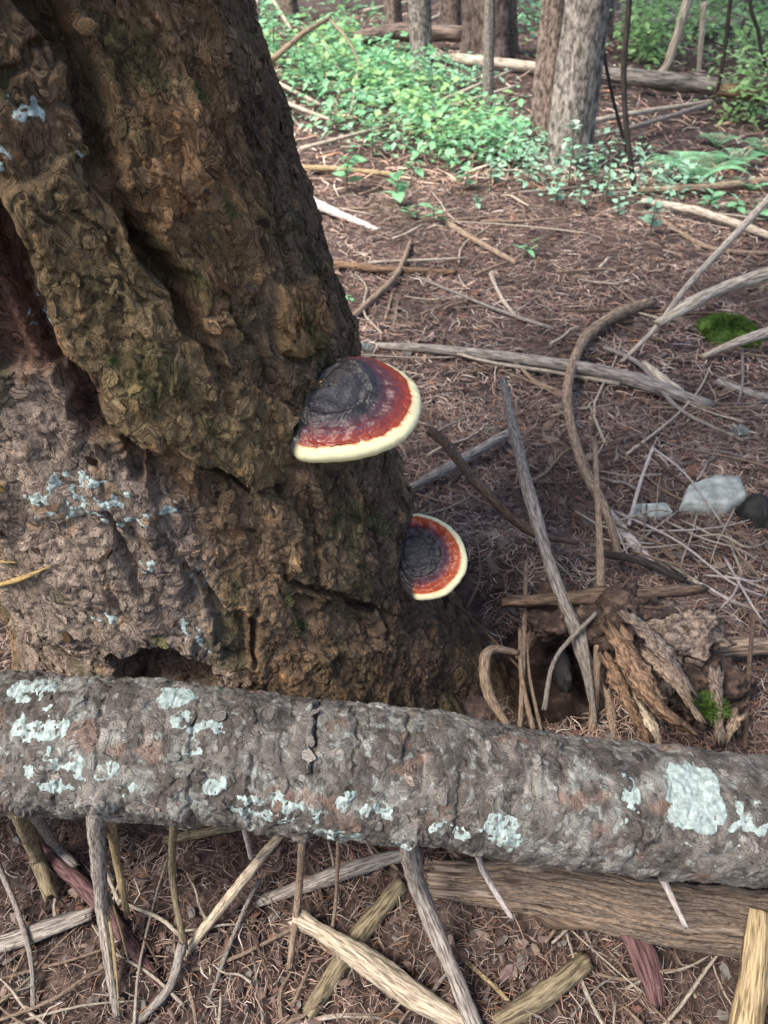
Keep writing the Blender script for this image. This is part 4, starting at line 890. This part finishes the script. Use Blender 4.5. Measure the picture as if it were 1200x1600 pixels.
# loose twigs, each one a thing
r = np.random.default_rng(77); cnt = 0
twm = ['grey', 'tan', 'brown', 'pale', 'tan', 'pale']
zones = [(120, .33, .75, .06, .26, .0012, .0032, 'thin bare twig lying on the needles in front of the log', 'loose twigs in front of the log'),
         (120, .95, 2.2, .08, .34, .0016, .0042, 'thin bare twig lying on the needle floor just behind the log', 'loose twigs behind the log'),
         (125, 2.0, 4.6, .15, .7, .0028, .008, 'thin bare twig lying on the open needle floor farther back', 'loose twigs on the open floor')]
for n_, y0, y1, l0, l1, r0, r1, lab, grp in zones:
    k = 0
    while k < n_:
        y = y0 + (y1-y0)*r.random(); x = (r.random()*2-1)*(.08+.56*y if y > .8 else .6)
        if not notrunk(np.array(x), np.array(y)) or (x < -.1 and .6 < y < 1.6): continue
        L = l0+(l1-l0)*r.random()**2; a = r.random()*pi; R_ = r0 + (r1-r0)*r.random()
        pts = []
        for f in (-.5, -.17, .17, .5):
            xx = x + cos(a)*f*L + r.normal()*.03*L; yy = y + sin(a)*f*L + r.normal()*.03*L
            pts.append((xx, yy, float(gz(xx, yy)) + R_ + .008 + .012*r.random()))
        o = tube('loose_twig', pts, [R_, R_*.9, R_*.5], twm[(k*7+int(y*10)) % 6], None, pts[0], n=9, sides=6, seed=1000+cnt, rough=.2)
        tw = {'grey': 'grey', 'tan': 'tan', 'brown': 'dark brown', 'pale': 'pale bleached', 'rot': 'reddish-brown'}[twm[(k*7+int(y*10)) % 6]]
        o.location = pts[0]; tag(o, lab.replace('thin bare', 'thin '+tw), 'twig', tw+' '+grp); k += 1; cnt += 1

# ================================================================== BACKGROUND TREES
def crown_mesh(seed, n=320, R=1.5, H=4.5):
    r = np.random.default_rng(seed); V = []; T = []
    f = r.random(n)**.7; a = r.random(n)*2*pi; z = f*H; rad = (1-f)**.8*R*(.35+.65*np.sqrt(r.random(n))) + .1
    bz = -.25*rad
    for i in range(n):
        b = np.array([rad[i]*cos(a[i]), rad[i]*sin(a[i]), z[i]+bz[i]]); d = np.array([cos(a[i]), sin(a[i]), -.25]) + r.normal(size=3)*.35; d /= np.linalg.norm(d)
        s_ = np.cross(d, [0, 0, 1]); s_ /= np.linalg.norm(s_); l_ = .22+.2*r.random(); w_ = .05+.05*r.random()
        k = len(V); V += [b-d*l_*.4, b+s_*w_, b+d*l_, b-s_*w_]; T += [(k, k+1, k+2, k+3)]
    return mesh_np('crown', V, np.array(T), smooth=False)
crowns = [crown_mesh(800+k) for k in range(3)]  # crowns above the view, kept sparse to let light onto the background
for m_ in crowns: m_.materials.append(M['crown'])
_cm = crown_mesh(899, 850, 1.7, 5.0); _cm.materials.append(M['crown']); _c = obj('crown', _cm, None, tree); _c.location = (float(t_ax(4)[0]) - tree_loc[0], -.3, 3.0)  # unseen crown, shaped and placed to shade the foreground
def bg_tree(label, px, py, w, m, top_px, height=9.0, group=None, seed=0, name='conifer_tree', crown=True, dist=None):
    b = G(px, py, 0) if dist is None else AT(px, py, dist); loc = (b.x, b.y, float(gz(b.x, b.y)))
    t = thing(name, label, 'tree', loc, group); R_ = w*depth(b)/2400
    tp = AT(top_px[0], top_px[1], 1.0) - CAMP; k = b.y/tp.y; tp = CAMP + tp*k; dz = tp.z-loc[2]
    lean = (tp.x-b.x)/max(dz, .1)*.9; lean = max(-.25, min(.25, lean))
    pts = [(lean*z*(1 if z < 2 else 2/z*1.0), .01*z*math.sin(seed), z) for z in (-.15, .15, .7, 1.6, 3.2, height)]
    V, q, tt, W = tube_np(pts, [R_*1.35, R_*1.1, R_, R_*.95, R_*.85, R_*.3], n=70, sides=26, rough=.10, seed=seed, groove=.22, grain=7.0)
    obj('trunk', mesh_np('trunk', V, q, tt, wc=W), M[m], t)
    for s_ in range(5):       # dead boughs below the crown
        r_ = np.random.default_rng(seed*9+s_); a = r_.random()*2*pi; z = 1.7+1.5*r_.random(); x0 = lean*min(z, 2)
        pb = [(x0, 0, z), (x0+.5*cos(a), .5*sin(a), z-.05), (x0+1.0*cos(a+.2), 1.0*sin(a+.2), z-.2)]
        V, q, tt, W = tube_np(pb, [.018, .006], n=10, sides=6, seed=seed+s_); obj('dead_bough', mesh_np('dead_bough', V, q, tt, wc=W), M[m], t)
    if crown:
        o = obj('crown', crowns[seed % 3], None, t); o.location = (pts[-1][0], 0, height*.58); o.scale = (1.2, 1.2, height*.13)
    return t
bg_tree('broad brown-grey trunk, right one of the close pair beyond the needles', 886, 262, 58, 'greytree', (918, 0), seed=1)
bg_tree('darker trunk, left one of the close pair beyond the needles', 848, 238, 40, 'browntree', (868, 0), seed=2)
bg_tree('straight pale grey trunk rising from the green undergrowth', 660, 110, 30, 'greytree', (655, 0), seed=3)
bg_tree('slender pale sapling trunk before the broad brown trunk', 762, 180, 15, 'greytree', (764, 0), seed=4, height=6)
bg_tree('broad dark brown trunk behind the slender pale sapling', 756, 92, 66, 'browntree', (758, 0), seed=5)
bg_tree('dark narrow trunk left of the pale grey trunk', 618, 62, 24, 'browntree', (612, 0), seed=6)
bg_tree('dark trunk far behind the arched bare branch', 455, 32, 24, 'browntree', (450, 0), seed=7)
bg_tree('brown trunk half hidden behind the close pair', 798, 85, 22, 'browntree', (792, 0), seed=8)
bg_tree('dim trunk at the back behind the leafless sapling', 942, 60, 24, 'browntree', (945, 0), seed=9)
bg_tree('dark trunk deep in the shade left of the broad brown trunk', 705, 52, 30, 'browntree', (705, 0), seed=10)
# thin dark saplings hanging in front of the far log
for k, (pp, ww, lab) in enumerate([([(992, 300, 0), (978, 190, .45), (975, 100, .9), (983, 0, 1.4), (985, -80, 1.8)], (8, 9), 'thin dark leafless sapling right of the close pair of trunks'),
                                  ([(985, 255, .12), (962, 170, .5), (945, 90, .85), (938, 0, 1.2)], (5, 5), 'thinner dark stem leaning against the leafless sapling')]):
    P = [G(a, b, 0) for a, b, _ in pp[:1]][0]; Q = []
    for a, b, _ in pp: d = ray(a, b); Q.append(CAMP + d*(P.y/d.y))
    o = tube('sapling', Q, [ww[0]*depth(P)/2400, ww[1]*depth(P)/2400], 'dark', None, tuple(P), n=24, sides=7, seed=700+k); o.location = P; tag(o, lab, 'sapling')
for k, (pp, w_, lab) in enumerate([([(1078, -10), (1045, 95), (1028, 110)], 15, 'pale leaning dead snag behind the far fallen log'), ([(1155, -60), (1135, 60), (1122, 135), (1108, 160)], 7, 'dark thin branch drooping in front of the far fallen log'), ([(1180, -60), (1185, 50), (1200, 110), (1230, 140)], 6, 'dark forked twig drooping at the bright clearing'), ([(1100, 5), (1095, 100)], 10, 'pale thin stem by the bright clearing')]):
    base = G(1110, 175, 0) if k in (1, 2) else G(1040, 115, 0); Q = []
    for a, b in pp: d = ray(a, b); Q.append(CAMP + d*(base.y/d.y))
    if k == 0 or k == 3: Q[-1] = Vector((Q[-1].x, Q[-1].y, float(gz(Q[-1].x, Q[-1].y))-.02))
    if k in (1, 2): Q = [Vector((Q[0].x+.1, Q[0].y, Q[0].z+1.6))] + Q
    if k == 1: Q.append(Vector((Q[-1].x-.05, Q[-1].y, float(gz(Q[-1].x, Q[-1].y)))))
    if k == 2: Q.append(Vector((Q[-1].x+.15, Q[-1].y, float(gz(Q[-1].x, Q[-1].y)))))
    o = tube('dead_sapling', Q, [w_*depth(base)/2400, w_*.7*depth(base)/2400], 'pale' if k in (0, 3) else 'dark', None, tuple(Q[-1]), n=24, sides=7, seed=720+k); o.location = Q[-1]; tag(o, lab, 'sapling')
# fallen logs at the back
S_('far_log', 'grey fallen log lying behind the thin dark saplings, its right end torn pink', 'log', [(918, 118, .05), (1000, 130, .08), (1090, 142, .08), (1180, 155, .08)], (16, 22, 27, 20), 'greytree', n=40, sides=14, groove=.3)
S_('far_log', 'sunlit pale fallen log at the foot of the broad dark trunks', 'log', [(668, 92, .03), (740, 100, .05), (850, 112, .05)], (12, 15, 15), 'pale', n=30, sides=12)
S_('far_log', 'bleached log lying in the bright clearing beyond the grey far log', 'log', [(1000, 48, .05), (1060, 38, .05), (1150, 42, .05)], (14, 16, 12), 'pale', n=24, sides=10)
S_('torn_wood', 'pinkish torn wood at the end of the grey far log', 'wood', [(1128, 149, .12), (1160, 152, .13), (1196, 156, .1)], (18, 22, 12), 'orange', n=16, sides=9, groove=.4)
S_('far_log', 'dark brown log in the shade left of the broad brown trunk', 'log', [(560, 70, .1), (630, 60, .12), (720, 62, .1)], (22, 26, 22), 'browntree', n=24, sides=10)

# ================================================================== GREEN PLANTS
def leaf_mesh(name, m, aspect=.55, fold=.18, n=4, tip=1.0, droop=.15):
    t = np.linspace(0, 1, n+2); wv = np.sin(pi*t**.8)*.5*aspect
    V = []; F = []
    for i, tt in enumerate(t):
        V += [(tt, -wv[i], fold*wv[i]*1.5 - droop*tt*tt), (tt, 0, -droop*tt*tt), (tt, wv[i], fold*wv[i]*1.5 - droop*tt*tt)]
    for i in range(len(t)-1):
        a = i*3; F += [(a, a+1, a+4, a+3), (a+1, a+2, a+5, a+4)]
    me = mesh_np(name, V, np.array(F)); me.materials.append(M[m]); return me
LFm = {k: leaf_mesh('leaf', k, .62) for k in ('leaf', 'leaf2', 'leafpale')}; LFn = {k: leaf_mesh('leaf', k, .34) for k in ('leaf', 'leaf2')}
pr = np.random.default_rng(31)
def plant(label, px, py, hpx, nl, lpx, kind='leaf', narrow=False, group=None, name='seedling', spread=.6, whorl=False):
    b = G(px, py, 0); loc = (b.x, b.y, float(gz(b.x, b.y))); dp = depth(b); H_ = hpx*dp/1200*1.05; Lf = lpx*dp/1200
    t = thing(name, label, 'plant', loc, group); r_ = pr
    lx_, ly_ = r_.normal()*.15*H_, r_.normal()*.15*H_
    V, q, tt, W = tube_np([(0, 0, -.01), (lx_*.4, ly_*.4, H_*.55), (lx_, ly_, H_)], [.004*dp/3, .002*dp/3], n=8, sides=5, seed=int(px))
    obj('stem', mesh_np('stem', V, q, tt, wc=W), M['olive'], t)
    me = (LFn if narrow else LFm)[kind]
    for i in range(nl):
        f = 1.0 if whorl else .25 + .75*(i+.5)/nl; a = i*2.4 + r_.random()*.6
        o = obj('leaf', me, None, t); o.location = (lx_*f, ly_*f, H_*(f if not whorl else 1 - .03*(i % 3)))
        o.rotation_euler = (r_.normal()*.25, -.25 + r_.normal()*.3, a); sc = Lf*(.75+.5*r_.random())*(1.1-.35*f if not whorl else 1); o.scale = (sc, sc, sc)
    return t
plant('bright two-leaved seedling with broad upright leaves at the edge of the needles', 678, 352, 26, 5, 34, name='seedling')
plant('low bright green seedling with narrow spreading leaves alone on open needles', 822, 402, 22, 6, 28, narrow=True)
plant('tall green seedling with large leaves standing just right of the trunk', 540, 305, 66, 9, 28)
plant('leafy green seedling between the tall seedling and the two-leaved one', 618, 325, 48, 9, 30)
plant('pale whitish-green sprig held up in front of the right close-pair trunk', 888, 296, 88, 14, 17, 'leafpale', whorl=True, name='sprig')
plant('seedling with dark blue-green leaves at the foot of the leafless sapling', 1015, 372, 52, 10, 22, 'leaf2')
for (px, py, hp, nl, lp, kd) in [(725, 300, 34, 8, 22, 'leaf'), (765, 290, 30, 8, 18, 'leaf2'), (870, 325, 36, 10, 18, 'leaf2'), (905, 330, 34, 9, 18, 'leaf2'), (945, 320, 50, 10, 18, 'leaf2'), (965, 345, 30, 8, 16, 'leaf2'), (700, 275, 30, 8, 20, 'leaf'), (650, 280, 32, 8, 22, 'leaf'), (580, 245, 36, 9, 20, 'leaf'), (825, 285, 40, 9, 16, 'leaf2'),
                                (925, 290, 44, 9, 17, 'leaf'), (1105, 330, 24, 7, 22, 'leaf'), (1150, 335, 22, 7, 24, 'leaf'), (1180, 345, 26, 7, 24, 'leaf'), (640, 345, 20, 6, 20, 'leaf'), (745, 330, 22, 7, 16, 'leaf2'), (545, 475, 14, 5, 12, 'leaf'), (800, 265, 40, 8, 16, 'leaf2')]:
    plant('small leafy green seedling at the edge of the undergrowth', px, py, hp, nl, lp, kd, group='seedlings edging the undergrowth')
for (px, py, hp, nl, lp) in [(412, 150, 70, 12, 22), (430, 110, 60, 12, 22), (405, 95, 60, 12, 20), (450, 150, 60, 11, 20), (420, 60, 45, 10, 18), (470, 90, 46, 10, 16), (398, 45, 40, 10, 18), (440, 190, 40, 10, 20), (425, 175, 50, 10, 22), (480, 130, 46, 10, 18)]:
    plant('broad-leaved bright green herb crowding against the trunk edge', px, py, hp, nl, lp, 'leaf', group='broad-leaved herbs beside the trunk', name='herb')
# ferns
def fern(label, px, py, spread_px, n, group=None):
    b = G(px, py, 0); loc = (b.x, b.y, float(gz(b.x, b.y))); dp = depth(b); R_ = spread_px*dp/1200
    t = thing('fern', label, 'fern', loc, group)
    for i in range(n):
        a = i*2*pi/n + pr.normal()*.2; V = []; Q = []
        for k in range(26):
            f = (k+1)/27; p = np.array([cos(a)*R_*f, sin(a)*R_*f, R_*(1.35*f - 1.0*f*f)]); s_ = np.array([-sin(a), cos(a), 0]); d = np.array([cos(a), sin(a), .1])
            l_ = R_*.24*math.sin(pi*min(1, f*.85+.12)); w_ = R_*.013
            for sg in (-1, 1):
                j = len(V); tip = p + s_*sg*l_ + d*l_*.35 - np.array([0, 0, l_*.15]); V += [p-d*w_, (p+tip)/2 - d*w_, tip, (p+tip)/2 + d*w_*1.4, p+d*w_]
                Q += [(j, j+1, j+3, j+4), (j+1, j+2, j+3, j+3)]
        tri = [(q_[0], q_[1], q_[2]) for q_ in Q if q_[2] == q_[3]]; qd = [q_ for q_ in Q if q_[2] != q_[3]]
        obj('frond', mesh_np('frond', V, np.array(qd), np.array(tri), smooth=False), M['leaf'], t)
    return t
fern('spreading green fern, largest of the bank behind the thin level stick', 1085, 288, 78, 13)
for (px, py, s_) in [(1050, 262, 40), (1150, 262, 46), (1195, 245, 46), (1170, 300, 36), (1120, 230, 34), (1215, 200, 46)]:
    fern('green fern in the bank behind the mossy clump', px, py, s_, 11, 'ferns in the bank')
# ground cover masses
def cover(name, label, polys, n, lpx, kind, seed, hmax):
    r_ = np.random.default_rng(seed); V = []; Q = []
    tot = 0
    while tot < n:
        cx, cy, rx, ry = polys[r_.integers(len(polys))]
        a = r_.random()*2*pi; q = math.sqrt(r_.random()); px, py = cx + rx*q*cos(a), cy + ry*q*sin(a)
        if py < -10: continue
        b = G(px, py, 0); dp = depth(b)
        for _ in range(7):
            bb = np.array([b.x + r_.normal()*.09, b.y + r_.normal()*.12, 0]); bb[2] = b.z + hmax*r_.random()
            L_ = lpx*dp/1200*(.6+.8*r_.random()); az = r_.random()*2*pi; el = r_.normal()*.35
            d = np.array([cos(az)*cos(el), sin(az)*cos(el), sin(el)]); s_ = np.array([-sin(az), cos(az), r_.normal()*.25]); w_ = L_*.33
            k = len(V); m0 = bb + d*L_*.55 + np.array([0, 0, L_*.08])
            V += [bb, bb + d*L_*.45 + s_*w_, bb + d*L_ - np.array([0, 0, L_*.15]), bb + d*L_*.45 - s_*w_]; Q.append((k, k+1, k+2, k+3)); tot += 1
    o = obj(name, mesh_np(name, V, np.array(Q), smooth=False), M[kind]); o['kind'] = 'stuff'; tag(o, label, 'undergrowth'); return o
cover('undergrowth', 'bright green low undergrowth spreading right from the trunk', [(520, 150, 90, 70), (620, 190, 110, 55), (700, 220, 110, 40), (560, 110, 80, 50), (480, 90, 70, 60), (760, 240, 70, 30), (640, 130, 70, 30)], 2700, 14, 'leaf', 41, .22)
cover('undergrowth', 'blue-green low undergrowth around the close pair of trunks', [(720, 130, 60, 20), (850, 290, 60, 25), (950, 280, 60, 30), (620, 200, 120, 50), (800, 255, 60, 25), (1040, 310, 40, 20)], 1300, 12, 'leaf2', 42, .20)
cover('undergrowth', 'sunlit yellow-green undergrowth in the clearing beyond the grey far log', [(1150, 60, 80, 40), (1080, 70, 50, 40), (1180, 110, 40, 30), (1010, 50, 40, 40), (1000, 95, 30, 20), (1190, 20, 60, 30), (1170, 190, 40, 20)], 2600, 12, 'leafsunlit', 43, .45)  # the clearing's sun is in the leaf colour
cover('undergrowth', 'sparse green undergrowth deep under the far trunks', [(560, 30, 70, 30), (820, 60, 30, 30), (420, 20, 40, 30), (850, 30, 30, 30)], 700, 10, 'leaf', 44, .3)
cover('undergrowth', 'yellow-green sunlit leaves scattered through the undergrowth beside the trunk', [(500, 110, 80, 60), (620, 170, 90, 40), (700, 215, 80, 30)], 600, 15, 'leafsunlit', 45, .26)  # paler leaf colour stands in for sun on these leaves
